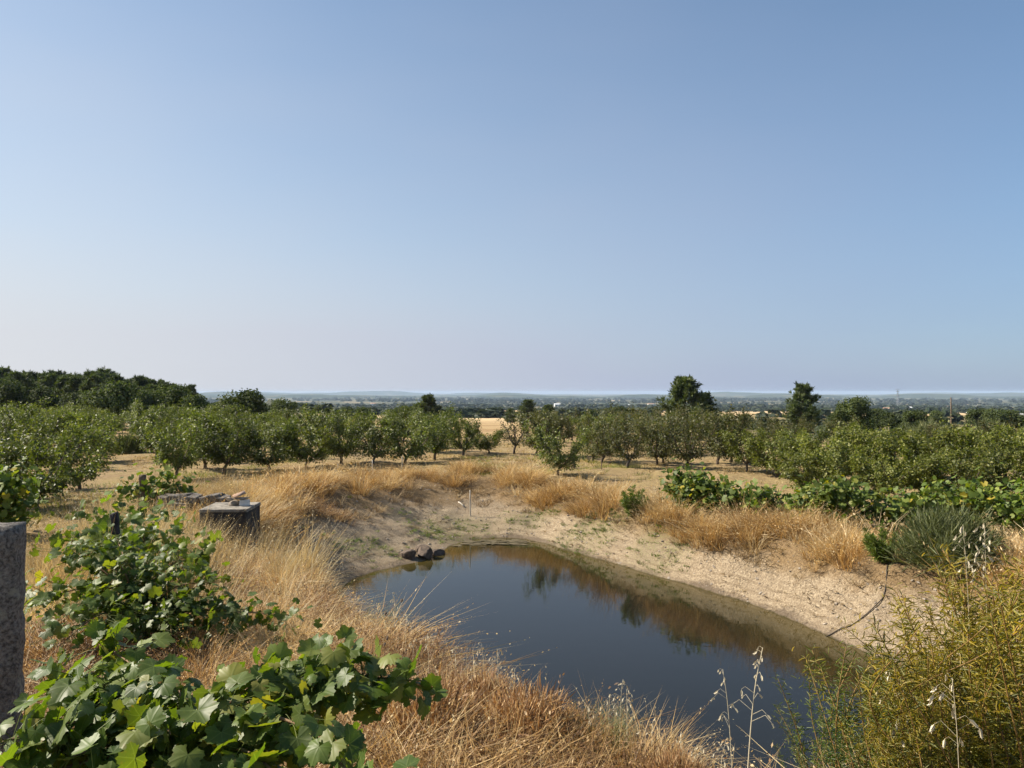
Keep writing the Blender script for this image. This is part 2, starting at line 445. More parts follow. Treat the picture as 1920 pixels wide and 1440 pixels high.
def bank(x, y):
    """signed distances to shore and lip (negative inside) and bank parameter 0 shore .. 1 lip .. 2 far outside"""
    x = np.asarray(x, float); y = np.asarray(y, float)
    dW = np.full(x.shape, 99.0); dL = np.full(x.shape, 99.0)
    m = (x > -16) & (x < 20) & (y > -6) & (y < 42)
    if m.any():
        wob = (vnoise(x[m] * 0.9, y[m] * 0.9, 31) - 0.5) * 0.5 + (vnoise(x[m] * 2.7, y[m] * 2.7, 33) - 0.5) * 0.2
        dW[m] = polydist(x[m], y[m], SHORE) + wob * 0.45
        dL[m] = polydist(x[m], y[m], LIP) + wob
    t = np.where(dL >= 0, 1 + np.clip(dL / 3, 0, 1), np.where(dW > 0, dW / (dW - dL + 1e-9), np.clip(dW, -1, 0)))
    return dW, dL, t


def height(x, y, fine=True):
    x = np.asarray(x, float); y = np.asarray(y, float)
    zl = np.interp(y, [-40, 0, 3, 4, 6, 9, 12, 15, 22, 30, 45], [1.9, 1.8, 1.70, 1.58, 1.26, 0.92, 0.60, 0.42, 0.26, 0.05, 0])
    zr = np.interp(y, [-40, 0, 2.2, 3, 4, 6, 9, 12, 16, 45], [1.9, 1.8, 1.66, 1.5, 1.28, 1.0, 0.6, 0.22, -0.1, -0.15])
    s = sstep(-1.5, 5.5, x)
    T = zl * (1 - s) + zr * s
    r = np.sqrt(x * x + y * y)
    far = np.interp(r, [48, 80, 150, 400, 1000, 2500, 6000, 20000], [0, -0.75, -3, -9, -22, -42, -46, -46])
    T = T + np.where(y > -5, far, far)
    T = T + 2.2 * sstep(-22, -70, x) * sstep(45, 110, y) * (1 - sstep(220, 500, y))
    T = T + 0.10 * (fbm(x * 0.35, y * 0.35, 5, 3) - 0.5) * 2 * sstep(3, 8, r)
    T = T + sstep(150, 500, r) * 5 * (fbm(x / 260, y / 260, 21, 3) - 0.5) + sstep(1500, 4000, r) * 14 * (fbm(x / 1100, y / 1100, 23, 3) - 0.5)
    T = T - 0.32 * np.exp(-((x + 4.9) / 1.0) ** 2 - ((y - 14.9) / 1.3) ** 2)
    T = T - 0.5 * np.exp(-((x - 1.2) / 3.6) ** 2 - ((y - 27.3) / 2.4) ** 2)
    dW, dL, t = bank(x, y)
    tt = np.clip(t, 0, 1)
    prof = 0.62 * tt + 0.38 * tt * tt * (3 - 2 * tt)
    zb = WATER_Z + (T - WATER_Z) * prof
    z = np.where(dL >= 0, T, np.where(dW > 0, zb, WATER_Z + np.clip(dW * 0.42, -1.5, 0)))
    if fine:
        near = (x > -16) & (x < 20) & (y > -6) & (y < 42)
        f = np.zeros(x.shape)
        if near.any():
            xn, yn = x[near], y[near]
            f[near] = 0.13 * (fbm(xn * 1.3, yn * 1.3, 41, 3) - 0.5) + 0.07 * (fbm(xn * 3.6, yn * 3.6, 43, 2) - 0.5) - 0.05 * np.exp(-((fbm(xn * 0.9, yn * 0.9, 47, 2) - 0.5) / 0.03) ** 2)
        z = z + f * np.clip(np.abs(dW) * 3, 0.15, 1)
    return z


def hz(x, y):
    return float(height(np.array([x]), np.array([y]))[0])


def at(px, D, z=None, dz=0.0):
    x = (px - 960) / F * D
    return (x, D, (hz(x, D) if z is None else z) + dz)


def axis(lo, hi, step, outlo, outhi, g=1.1):
    a = list(np.arange(lo, hi, step)); s = step
    up = [a[-1]]
    while up[-1] < outhi: s *= g; up.append(up[-1] + s)
    s = step; dn = [a[0]]
    while dn[-1] > outlo: s *= g; dn.append(dn[-1] - s)
    return np.array(dn[:0:-1] + a + up[1:])


xs = axis(-13, 14, 0.15, -17000, 17000)
ys = axis(2, 36, 0.15, -600, 17000)
GX, GY = np.meshgrid(xs, ys, indexing='ij')
gx, gy = GX.ravel(), GY.ravel()
gz = height(gx, gy)
dW, dL, tb = bank(gx, gy)
ny = len(ys)
i, j = np.meshgrid(np.arange(len(xs) - 1), np.arange(ny - 1), indexing='ij')
q = np.stack([i * ny + j, (i + 1) * ny + j, (i + 1) * ny + j + 1, i * ny + j + 1], -1).reshape(-1, 4)
mb = MB(); mb.add(np.stack([gx, gy, gz], -1), [q])

# places where moss / fresh grass grows on the bank
GREEN = [(-2.3, 25.2, 0.9), (-1.6, 26.2, 0.7), (2.5, 24.0, 0.8), (3.0, 23.2, 0.7), (4.35, 20.6, 0.55), (4.0, 21.3, 0.5), (-4.6, 21.6, 0.5), (0.6, 26.5, 0.7), (-3.9, 22.1, 0.45)]


def greenness(x, y):
    g = np.zeros(np.shape(x))
    for a, b, s in GREEN:
        g = np.maximum(g, np.exp(-(((x - a) / (s * 1.5)) ** 2 + ((y - b) / s) ** 2)))
    return g


m_g, nt, p, out = new_mat("ground_soil_and_mud")
geo = nt.nodes.new("ShaderNodeNewGeometry").outputs["Position"]
bk = attr(nt, "bank")
gr = attr(nt, "green")
dist = N(nt, "ShaderNodeVectorMath", {0: geo}, operation='LENGTH').outputs["Value"]
nA = noise(nt, 0.7, 5, 0.6, geo); nB = noise(nt, 5.0, 6, 0.65, geo); nC = noise(nt, 22.0, 5, 0.7, geo)
bkn = math_(nt, 'ADD', bk, math_(nt, 'MULTIPLY', math_(nt, 'SUBTRACT', nA, 0.5), 0.55))
bkn = math_(nt, 'ADD', bkn, math_(nt, 'MULTIPLY', math_(nt, 'SUBTRACT', nB, 0.5), 0.25))
soil = ramp(nt, nB, [(0.3, (0.15, 0.10, 0.052)), (0.5, (0.27, 0.19, 0.098)), (0.7, (0.38, 0.285, 0.16))])
soil = mixc(nt, maprange(nt, nA, 0.42, 0.62), soil, (0.30, 0.225, 0.105))
nD = noise(nt, 60.0, 3, 0.7, geo)
mud = ramp(nt, math_(nt, 'ADD', math_(nt, 'MULTIPLY', nC, 0.6), math_(nt, 'MULTIPLY', nD, 0.4)), [(0.36, (0.07, 0.052, 0.036)), (0.45, (0.25, 0.195, 0.13)), (0.53, (0.38, 0.30, 0.20)), (0.64, (0.55, 0.455, 0.325))])
mud = mixc(nt, maprange(nt, nB, 0.50, 0.66, 0, 0.6), mud, (0.22, 0.165, 0.105))
tide = math_(nt, 'SINE', math_(nt, 'ADD', math_(nt, 'MULTIPLY', bk, 52.0), math_(nt, 'MULTIPLY', nA, 9.0)))
mud = mixc(nt, math_(nt, 'MULTIPLY', maprange(nt, tide, 0.45, 0.95), maprange(nt, bk, 0.55, 0.30, 0, 0.55)), mud, (0.20, 0.15, 0.095))
mud = mixc(nt, maprange(nt, nA, 0.48, 0.64, 0, 0.45), mud, (0.26, 0.20, 0.135))
brown = ramp(nt, nC, [(0.3, (0.13, 0.085, 0.045)), (0.55, (0.24, 0.165, 0.085)), (0.75, (0.38, 0.28, 0.16))])
rim = ramp(nt, nC, [(0.3, (0.10, 0.075, 0.05)), (0.7, (0.22, 0.17, 0.12))])
col = mixc(nt, maprange(nt, bkn, 0.0, 0.10), rim, mud)
col = mixc(nt, maprange(nt, bkn, 0.48, 0.72), col, brown)
col = mixc(nt, maprange(nt, bkn, 1.0, 1.35), col, soil)
bed = ramp(nt, nC, [(0.3, (0.035, 0.032, 0.012)), (0.7, (0.075, 0.062, 0.022))])
col = mixc(nt, maprange(nt, bk, -0.03, 0.012), bed, col)
col = mixc(nt, math_(nt, 'MULTIPLY', gr, maprange(nt, nC, 0.46, 0.60, 0, 0.75), clamp=True), col, (0.14, 0.16, 0.045))
# far country: patchwork of stubble fields and scrub
sc2 = N(nt, "ShaderNodeVectorMath", {0: geo, 1: (1 / 160, 1 / 300, 0)}, operation='MULTIPLY').outputs[0]
wrp = N(nt, "ShaderNodeVectorMath", {0: sc2, 1: noise(nt, 1.5, 3, 0.5, sc2, "Color")}, operation='ADD').outputs[0]
vor = N(nt, "ShaderNodeTexVoronoi", {"Vector": wrp, "Scale": 0.8})
vs1 = N(nt, "ShaderNodeSeparateColor", {0: vor.outputs["Color"]}).outputs[0]
fld = ramp(nt, vs1, [(0.0, (0.42, 0.28, 0.14)), (0.35, (0.56, 0.42, 0.24)), (0.65, (0.40, 0.26, 0.12)), (0.8, (0.16, 0.14, 0.06)), (1.0, (0.06, 0.07, 0.03))])
fld = mixc(nt, maprange(nt, noise(nt, 0.15, 4, 0.6, geo), 0.4, 0.7, 0, 0.4), fld, (0.42, 0.30, 0.15))
sc3 = N(nt, "ShaderNodeVectorMath", {0: geo, 1: (1 / 700, 1 / 900, 0)}, operation='MULTIPLY').outputs[0]
fr = noise(nt, 3.0, 6, 0.7, sc3)
farc = ramp(nt, fr, [(0.40, (0.030, 0.042, 0.022)), (0.52, (0.055, 0.065, 0.032)), (0.57, (0.20, 0.155, 0.08)), (0.66, (0.42, 0.32, 0.18))])
fld = mixc(nt, maprange(nt, dist, 1000, 2000), fld, farc)
near_f = mixc(nt, maprange(nt, noise(nt, 0.06, 3, 0.5, geo), 0.4, 0.65), (0.30, 0.20, 0.095), (0.42, 0.30, 0.15))
gxs = N(nt, "ShaderNodeSeparateXYZ", {0: geo}).outputs[0]
scrub = ramp(nt, noise(nt, 0.25, 5, 0.65, geo), [(0.38, (0.07, 0.075, 0.03)), (0.52, (0.15, 0.125, 0.055)), (0.66, (0.30, 0.22, 0.11))])
near_f = mixc(nt, maprange(nt, gxs, 12, 22), near_f, scrub)
fld = mixc(nt, maprange(nt, dist, 140, 260), near_f, fld)
fld = mixc(nt, math_(nt, 'MULTIPLY', maprange(nt, gxs, 15, 40), maprange(nt, dist, 350, 650, 1.0, 0.0)), fld, scrub)
col = mixc(nt, maprange(nt, dist, 52, 75), col, fld)
nt.links.new(col, p.inputs["Base Color"])
p.inputs["Roughness"].default_value = 0.95
p.inputs["Specular IOR Level"].default_value = 0.15
hgt = math_(nt, 'ADD', math_(nt, 'MULTIPLY', nB, 0.5), nC)
bmp = N(nt, "ShaderNodeBump", {"Strength": 0.9, "Distance": 0.07, "Height": hgt})
nt.links.new(bmp.outputs[0], p.inputs["Normal"])

gm = mb.mesh("ground", m_g)
a = gm.attributes.new("bank", 'FLOAT', 'POINT'); a.data.foreach_set("value", tb)
a = gm.attributes.new("green", 'FLOAT', 'POINT'); a.data.foreach_set("value", greenness(gx, gy))
ground = obj("ground", gm)
tag(ground, "dry sloping farmland around the pond with pale cracked banks", None, None, "structure")

# distant ridges
m_h, nt, p, out = new_mat("far_hill_scrub")
geo = nt.nodes.new("ShaderNodeNewGeometry").outputs["Position"]
scv = N(nt, "ShaderNodeVectorMath", {0: geo, 1: (1 / 900, 1 / 1200, 1 / 60)}, operation='MULTIPLY').outputs[0]
hf = noise(nt, 3.0, 7, 0.7, scv)
hc = ramp(nt, hf, [(0.40, (0.028, 0.042, 0.024)), (0.56, (0.060, 0.072, 0.04)), (0.64, (0.15, 0.13, 0.08)), (0.72, (0.36, 0.30, 0.20))])
nt.links.new(hc, p.inputs["Base Color"]); p.inputs["Roughness"].default_value = 1.0
p.inputs["Specular IOR Level"].default_value = 0.0
for k, (D0, top, amp, seed, dep) in enumerate([(7000, -29, 30, 3, 1500), (9800, -20, 44, 8, 1800), (14500, -2, 60, 15, 1500)]):
    u = np.linspace(-0.95 * D0, 0.95 * D0, 320)
    w = np.linspace(0, 1, 9)
    U, Wd = np.meshgrid(u, w, indexing='ij')
    crest = top + amp * 2 * (fbm(u / (D0 * 0.09), u * 0 + seed, seed, 5) - 0.5)
    if k == 2: crest = crest - 26 * sstep(-0.15 * D0, 0.1 * D0, u)
    Z = -48 + (crest[:, None] + 48) * np.sin(np.clip(Wd, 0, 1) * math.pi) ** 0.8 + 2.5 * (fbm(U / 220, Wd * 9, seed + 2, 3) - 0.5) * np.sin(Wd * math.pi)
    Yd = D0 + (Wd - 0.5) * dep + 500 * (fbm(U / 2500, Wd * 0 + 1, seed + 5, 2) - 0.5)
    V = np.stack([U, Yd, Z], -1).reshape(-1, 3)
    i, j = np.meshgrid(np.arange(319), np.arange(8), indexing='ij')
    q = np.stack([i * 9 + j, (i + 1) * 9 + j, (i + 1) * 9 + j + 1, i * 9 + j + 1], -1).reshape(-1, 4)
    o = MB().add(V, [q]).build("hills", m_h)
    tag(o, ["nearest low wooded ridge across the valley", "second low blue ridge across the valley", "faintest blue ridge on the left horizon"][k], None, None, "structure")

# ------------------------------------------------------------------ water
wx = np.arange(-6, 9.01, 0.2); wy = np.arange(6.2, 27.01, 0.2)
WX, WY = np.meshgrid(wx, wy, indexing='ij')
wdW, _, _ = bank(WX.ravel(), WY.ravel())
i, j = np.meshgrid(np.arange(len(wx) - 1), np.arange(len(wy) - 1), indexing='ij')
n_ = len(wy)
q = np.stack([i * n_ + j, (i + 1) * n_ + j, (i + 1) * n_ + j + 1, i * n_ + j + 1], -1).reshape(-1, 4)
keep = (wdW[q] < 0.55).any(1)
used = np.unique(q[keep]); remap = -np.ones(len(wdW), int); remap[used] = np.arange(len(used))
m_w, nt, p, out = new_mat("pond_water")
geo = nt.nodes.new("ShaderNodeNewGeometry").outputs["Position"]
dep = attr(nt, "rnd")
wc = ramp(nt, dep, [(0.0, (0.060, 0.046, 0.014)), (0.30, (0.020, 0.019, 0.007)), (0.8, (0.0105, 0.0105, 0.008))])
nt.links.new(wc, p.inputs["Base Color"])
p.inputs["Roughness"].default_value = 0.02
p.inputs["IOR"].default_value = 1.33
p.inputs["Specular Tint"].default_value = (1.0, 0.93, 0.82, 1)
p.inputs["Specular IOR Level"].default_value = 0.5
wv = N(nt, "ShaderNodeVectorMath", {0: geo, 1: (1.0, 1.6, 1)}, operation='MULTIPLY').outputs[0]
wh = math_(nt, 'ADD', noise(nt, 6.0, 3, 0.5, wv), math_(nt, 'MULTIPLY', noise(nt, 1.3, 2, 0.5, wv), 1.2))
bmp = N(nt, "ShaderNodeBump", {"Strength": 0.085, "Distance": 0.012, "Height": wh})
nt.links.new(bmp.outputs[0], p.inputs["Normal"])
wo = MB().add(np.stack([WX.ravel()[used], WY.ravel()[used], np.full(len(used), WATER_Z)], -1), [remap[q[keep]]], np.clip(-wdW[used] / 2.6, 0, 1)).build("pond_water", m_w)
tag(wo, "still dark water of the irrigation pond", None, None, "structure")

# ------------------------------------------------------------------ scattering (uncountable cover only)
GROUPS = {}


def tuft_set(name, builders):
    GROUPS[name] = builders                              # list of MB templates


def scatter(name, kind, P, S, label, cat, tilt=0.12):
    n = len(P)
    S = np.asarray(S, float)
    if S.ndim == 1: S = np.stack([S, S, S], -1)
    az_ = rng.uniform(0, 6.283, n); tx = rng.normal(0, tilt, n); ty = rng.normal(0, tilt, n)
    ir = rng.uniform(-0.18, 0.18, n) + (fbm(P[:, 0] * 1.1, P[:, 1] * 1.1, 61, 3) - 0.5) * 1.6
    idx = rng.integers(0, len(GROUPS[kind]), n)
    mb = MB()
    for k, t in enumerate(GROUPS[kind]):
        m = np.where(idx == k)[0]
        if not len(m): continue
        V = np.concatenate(t.v); R = np.concatenate(t.r)
        W = V[None] * S[m][:, None, :]
        c, s_ = np.cos(az_[m])[:, None], np.sin(az_[m])[:, None]
        x = W[..., 0] * c - W[..., 1] * s_; y = W[..., 0] * s_ + W[..., 1] * c; z = W[..., 2]
        x = x + z * tx[m][:, None]; y = y + z * ty[m][:, None]
        W = np.stack([x, y, z], -1) + P[m][:, None, :]
        off = (np.arange(len(m)) * len(V))[:, None, None]
        mb.add(W.reshape(-1, 3), [(f[None] + off).reshape(-1, f.shape[1]) for f in t.f], np.clip(R[None] + ir[m][:, None], 0, 1).ravel())
    o = mb.build(name, MAT[GROUPS[kind][0].mat], smooth=(kind != "clod"))
    tag(o, label, cat, None, "stuff")
    return o


def blades(nb, lmin, lmax, wid, spread, lean, droop, mat, name, seeds=0.0, base=0.05, flat=False):
    """tuft of curved blades, 3 segments each, some with a seed head"""
    r = rng
    a = r.uniform(0, 6.283, nb); d = np.stack([np.cos(a), np.sin(a), 0 * a], -1)
    ro = np.sqrt(r.uniform(0, 1, nb)) * spread
    a2 = a + r.normal(0, 0.9, nb)
    root = np.stack([np.cos(a2) * ro, np.sin(a2) * ro, np.full(nb, -base)], -1)
    L = r.uniform(lmin, lmax, nb)
    ln = np.abs(r.normal(lean, lean * 0.5, nb)); dr = np.abs(r.normal(droop, droop * 0.6, nb))
    side = np.stack([-d[:, 1], d[:, 0], 0 * a], -1)
    side = unit(side + r.normal(0, 0.5, (nb, 3)))
    mb = MB()
    pts = []
    for t in (0, 0.55, 1.0):
        out_ = (ln * t + dr * t * t) * L
        up = L * t * np.sqrt(np.clip(1 - np.clip(ln * 0.6 + dr * t * 0.6, 0, 0.92) ** 2, 0.05, 1)) * (0.12 if flat else 1.0)
        pts.append(root + d * out_[:, None] + np.array([0, 0, 1.0]) * up[:, None])
    w = wid * r.uniform(0.7, 1.3, nb)
    V = []
    for k, f in enumerate((1.0, 0.8)):
        V += [pts[k] - side * (w * f / 2)[:, None], pts[k] + side * (w * f / 2)[:, None]]
    V.append(pts[2])
    V = np.stack(V, 1)
    fq = np.array([[0, 1, 3, 2]]); ft = np.array([[2, 3, 4]])
    idx = (np.arange(nb) * 5)[:, None, None]
    rv = np.repeat(r.uniform(0, 1, nb), 5)
    mb.add(V.reshape(-1, 3), [(fq[None] + idx).reshape(-1, 4), (ft[None] + idx).reshape(-1, 3)], rv)
    if seeds > 0:
        k = r.uniform(0, 1, nb) < seeds
        m = 4
        for q_ in range(m):
            f = q_ / m
            c = pts[1][k] * f * 0.6 + pts[2][k] * (1 - f * 0.6) + r.normal(0, wid * 1.0, (k.sum(), 3))
            cards(mb, c, r.normal(0, 1, (k.sum(), 3)), unit(pts[2][k] - pts[1][k]) + r.normal(0, 0.35, (k.sum(), 3)), np.full(k.sum(), wid * 4.2) * r.uniform(0.6, 1.2, k.sum()), DIA_V * np.array([0.45, 1, 1]), DIA_F, np.clip(r.uniform(0.5, 1.2, k.sum()), 0, 1))
    mb.mat = mat
    return mb


tuft_set("straw_tuft", [blades(46, 0.35, 0.85, 0.005, 0.10, 0.22, 0.25, 'straw', "straw", 0.25) for _ in range(5)])
tuft_set("straw_tuft_far", [blades(60, 0.35, 0.8, 0.011, 0.16, 0.25, 0.25, 'straw', "strawf", 0.25) for _ in range(4)])
tuft_set("orange_tuft", [blades(66, 0.3, 0.75, 0.011, 0.16, 0.42, 0.5, 'orange', "orange", 0.1) for _ in range(6)])
tuft_set("brown_tuft", [blades(56, 0.08, 0.26, 0.005, 0.12, 0.55, 0.5, 'brown', "brown", 0.10) for _ in range(6)])
tuft_set("brown_far_tuft", [blades(40, 0.12, 0.4, 0.013, 0.2, 0.5, 0.5, 'litter', "brownf") for _ in range(4)])
tuft_set("orange_near_tuft", [blades(60, 0.2, 0.5, 0.004, 0.10, 0.5, 0.5, 'orange', "orangen", 0.15) for _ in range(5)])
tuft_set("matted", [blades(26, 0.15, 0.5, 0.005, 0.18, 0.95, 0.4, 'straw', "matted", 0.3, base=-0.03, flat=True) for _ in range(4)])
tuft_set("short_tuft", [blades(26, 0.06, 0.2, 0.015, 0.25, 0.5, 0.4, 'short', "short") for _ in range(4)])
tuft_set("green_tuft", [blades(28, 0.06, 0.22, 0.015, 0.25, 0.5, 0.4, 'shortg', "shortg") for _ in range(4)])
tuft_set("litter", [blades(11, 0.03, 0.10, 0.015, 0.10, 0.8, 0.6, 'litter', "litterp") for _ in range(5)])
tuft_set("moss", [blades(50, 0.03, 0.10, 0.014, 0.16, 0.5, 0.3, 'algae', "mossp") for _ in range(3)])


def leafy_patch(n, R, H, s, mat):
    mb = MB()
    P = np.stack([rng.normal(0, R * 0.5, n), rng.normal(0, R * 0.5, n), rng.uniform(0.02, H, n)], -1)
    cards(mb, P, rng.normal(0, 0.6, (n, 3)) + [0, 0, 0.8], rng.normal(0, 1, (n, 3)), rng.uniform(0.6, 1.2, n) * s, LEAF_V * [1.3, 1, 1], LEAF_F, rng.uniform(0, 1, n))
    mb.mat = mat
    return mb


tuft_set("weed", [leafy_patch(45, 0.25, 0.35, 0.07, 'weed') for _ in range(4)])


def stone_mb(s, seed, n=10, m=7):
    u = np.linspace(0, 2 * math.pi, n, endpoint=False); v = np.linspace(0, math.pi, m)[1:-1]
    r_ = np.random.default_rng(seed)
    V = [[0, 0, 1]]
    for b in v:
        for a_ in u: V.append([math.sin(b) * math.cos(a_), math.sin(b) * math.sin(a_), math.cos(b)])
    V.append([0, 0, -1]); V = np.array(V, float)
    for _ in range(9):                                   # chip flat facets
        d = unit(r_.normal(0, 1, 3)); h = r_.uniform(0.55, 0.85)
        e = V @ d - h
        V = V - np.clip(e, 0, None)[:, None] * d
    V = V * (1 + r_.normal(0, 0.03, (len(V), 1))) * np.array(s)
    q = []; t = []
    k = m - 2
    for a_ in range(n):
        t.append([0, 1 + a_, 1 + (a_ + 1) % n])
        for b in range(k - 1):
            q.append([1 + b * n + a_, 1 + (b + 1) * n + a_, 1 + (b + 1) * n + (a_ + 1) % n, 1 + b * n + (a_ + 1) % n])
        t.append([1 + k * n, 1 + (k - 1) * n + (a_ + 1) % n, 1 + (k - 1) * n + a_])
    return MB().add(V, [np.array(q), np.array(t)])


def stone_mesh(name, s, mat, seed, n=10, m=7):
    return stone_mb(s, seed, n, m).mesh(name, MAT[mat], smooth=False)


def clod(k):
    t = stone_mb((0.5, 0.5, 0.35), 900 + k, 6, 5); t.mat = 'stone'
    return t


tuft_set("clod", [clod(k) for k in range(4)])


CLEAR = [(-2.1, 9.8, 0.75), (-1.9, 8.9, 0.6), (-2.73, 10.8, 0.4), (-1.75, 8.2, 0.35), (-5.62, 16.0, 0.75), (-4.95, 14.7, 0.55), (-4.6, 13.6, 0.4), (-7.3, 17.6, 0.5), (8.7, 15.3, 1.05), (3.68, 23.4, 0.75), (3.45, 22.5, 0.6), (7.68, 16.0, 0.6), (7.4, 15.2, 0.6)]


def sample(n, x0, x1, y0, y1, dens, clear=False):
    x = rng.uniform(x0, x1, n); y = rng.uniform(y0, y1, n)
    dW, dL, t = bank(x, y)
    k = rng.uniform(0, 1, n) < dens(x, y, dW, dL, t)
    if clear:
        for cx, cy, cr in CLEAR: k &= (np.hypot(x - cx, y - cy) > cr)
        k &= ~((np.abs(x + 0.352 * y) < 0.045 * y) & (y > 8) & (y < 15.6) & (rng.uniform(0, 1, n) < 0.88))
    x, y = x[k], y[k]
    return np.stack([x, y, height(x, y)], -1)


def vrow(y):                                   # line of the vine row on the left, x at given y
    return np.interp(y, [2.7, 6.5, 9.2, 15, 19], [-1.3, -3.3, -4.7, -7.0, -8.9])


# near bank: brown tangle on the lip
def cover(name, kind, n, box, dens, sc_, label, tilt=0.2, vz=None, cat="grass"):
    P = sample(n, *box, dens, kind in ('straw_tuft', 'orange_tuft', 'orange_near_tuft'))
    S = rng.uniform(sc_[0], sc_[1], len(P))
    if kind in ('brown_tuft', 'orange_near_tuft', 'straw_tuft', 'orange_tuft'): S = S * (0.45 + 1.15 * fbm(P[:, 0] * 1.7, P[:, 1] * 1.7, 63, 2))
    S = S * np.where((P[:, 0] > 0.2) & (P[:, 1] < 5.5), 0.72, 1.0)
    if vz: S = np.stack([S, S, S * rng.uniform(vz[0], vz[1], len(P))], -1)
    return scatter(name, kind, P, S, label, cat, tilt)


cover("dry_grass", "brown_tuft", 4600, (-4.2, 4.5, 2.4, 9.5), lambda x, y, w, l, t: np.where((l > -1.3) & (t > 0.4) & (l < 3.0), 0.95, 0) * np.where((x < 1.2) | (l < 0.7), 1, 0.35), (0.8, 1.35), "low brown dry grass tangled on the near pond bank", 0.3)
cover("dry_grass", "orange_near_tuft", 3600, (-4.2, 5.5, 3.0, 10.5), lambda x, y, w, l, t: np.where((l > -0.9) & (t > 0.5) & (l < 1.6), 0.5, 0) * sstep(0.42, 0.6, fbm(x * 1.1, y * 1.1, 77, 3)), (0.6, 1.1), "bright golden grass tufts leaning over the near pond bank", 0.25)
cover("matted_straw", "matted", 2600, (-6, 5.0, 2.6, 16), lambda x, y, w, l, t: np.where((l > -1.3) & (t > 0.5) & (l < 2.5) & (x > vrow(y) - 0.6), np.where(y < 7.5, 0.25, 0.8), 0), (0.7, 1.3), "flattened pale straw lying over the near and left bank", 0.15, None, "straw")
cover("brown_scrub", "brown_tuft", 3000, (-7.5, -0.5, 8, 24), lambda x, y, w, l, t: np.where((t > 0.45) & (l < 1.2) & (l > -2.2), 0.7, 0) * sstep(0.40, 0.55, fbm(x * 1.1, y * 1.1, 97, 3)), (0.9, 1.7), "patches of brown dead weeds down the left pond bank", 0.35, None, "scrub")
# left strip: tall pale straw between the vine row and the bank
cover("straw_grass", "straw_tuft", 5200, (-10, -0.5, 6.5, 22), lambda x, y, w, l, t: np.where((l > -0.3) & (x > vrow(y) - np.where(y > 10, 1.3, 0.2)), 0.8, 0) * sstep(0.26, 0.48, fbm(x * 0.8, y * 0.8, 81, 3)) * np.where(y < 10, 0.2, 1), (0.8, 1.2), "tall pale straw with seed heads between vines and tank", 0.16, (0.6, 1.15))
cover("dry_grass", "orange_near_tuft", 4200, (-11, -1, 6.0, 24), lambda x, y, w, l, t: np.where((l > -1.4) & (t > np.where(y > 10, 0.8, 0.45)) & (x > vrow(y) - 1.0), 0.6, 0) * sstep(0.3, 0.5, fbm(x * 1.4, y * 1.4, 83, 2)), (0.5, 0.95), "low golden grass on the left bank below the tall straw", 0.25)
# far and right lip: orange bunch grass
cover("bunch_grass", "orange_tuft", 7600, (-9, 11, 14, 34), lambda x, y, w, l, t: np.where((l > -1.0) & (t > 0.62) & (l < 1.5), 1, 0) * sstep(0.36, 0.52, fbm(x * 1.1, y * 1.1, 91, 3)) * 0.95 * np.where((x < -1) & (y > 20), 0.6, 1.0), (0.55, 1.15), "orange bunch grass along the far and right pond rim", 0.26, (0.8, 1.4))
cover("bunch_grass", "orange_tuft", 900, (6.5, 15, 7, 17), lambda x, y, w, l, t: np.where(l > -0.4, 0.8, 0), (0.7, 1.2), "tall orange grass behind the willow at the right edge", 0.2)
cover("brown_scrub", "brown_far_tuft", 2600, (-9, 10, 15, 34), lambda x, y, w, l, t: np.where((t > 0.55) & (l < 1.2), 0.55, 0) * sstep(0.40, 0.55, fbm(x * 0.8, y * 0.8, 95, 3)), (0.6, 1.3), "low dark brown dead scrub on the upper far bank", 0.3, None, "scrub")
# orchard floor and track
cover("short_grass", "short_tuft", 9000, (-34, 34, 19, 60), lambda x, y, w, l, t: np.where(l > 0.2, 0.7, 0) * sstep(0.40, 0.60, fbm(x * 0.5, y * 0.35, 101, 3)), (0.9, 1.8), "short dry grass on the orchard floor")
cover("short_grass", "green_tuft", 5000, (-15, 6, 8, 40), lambda x, y, w, l, t: np.where((l > 0.4), 0.8, 0) * np.where((x < vrow(y) - 0.4) | ((y > 31) & (x > -5)), 1, 0) * sstep(0.40, 0.58, fbm(x * 0.5, y * 0.35, 111, 3)), (0.7, 1.5), "thin greenish grass on the left track and behind the pond")
cover("short_grass", "short_tuft", 3500, (-15, -3, 6, 24), lambda x, y, w, l, t: np.where((l > 0.4) & (x < vrow(y) + 0.3), 0.7, 0), (0.6, 1.1), "short dry grass along the left track")
cover("green_weeds", "weed", 700, (-11, -2, 7, 21), lambda x, y, w, l, t: np.where((l > 0.2) & (np.abs(x - vrow(y) - 0.1) < 0.8), 0.6, 0) * sstep(0.45, 0.6, fbm(x, y, 121, 2)), (0.6, 1.2), "bright green weeds along the left vine row", 0.1, None, "weeds")
# bank litter and clods
cover("bank_litter", "litter", 42000, (-7, 10, 6, 31), lambda x, y, w, l, t: np.where((t > 0.06) & (t < 1.05), 0.35 + 0.65 * t, 0) * sstep(0.34, 0.56, fbm(x * 1.3, y * 1.3, 131, 3)), (0.5, 1.3), "dead weeds and litter strewn over the pond banks", 0.3, None, "litter")
cover("dirt_clods", "clod", 14000, (-7, 10, 6, 31), lambda x, y, w, l, t: np.where((t > 0.01) & (t < 0.9), 0.6, 0) * sstep(0.4, 0.6, fbm(x * 1.7, y * 1.7, 137, 2)), (0.02, 0.11), "small clods and stones on the pale pond bank", 0.5, None, "stones")
cover("green_moss", "moss", 6000, (-7, 7, 18, 29), lambda x, y, w, l, t: np.where((t > 0.03) & (t < 0.9), 1, 0) * greenness(x, y) * 0.8, (0.5, 1.2), "patches of fresh green growth on the pond bank", 0.1, None, "moss")

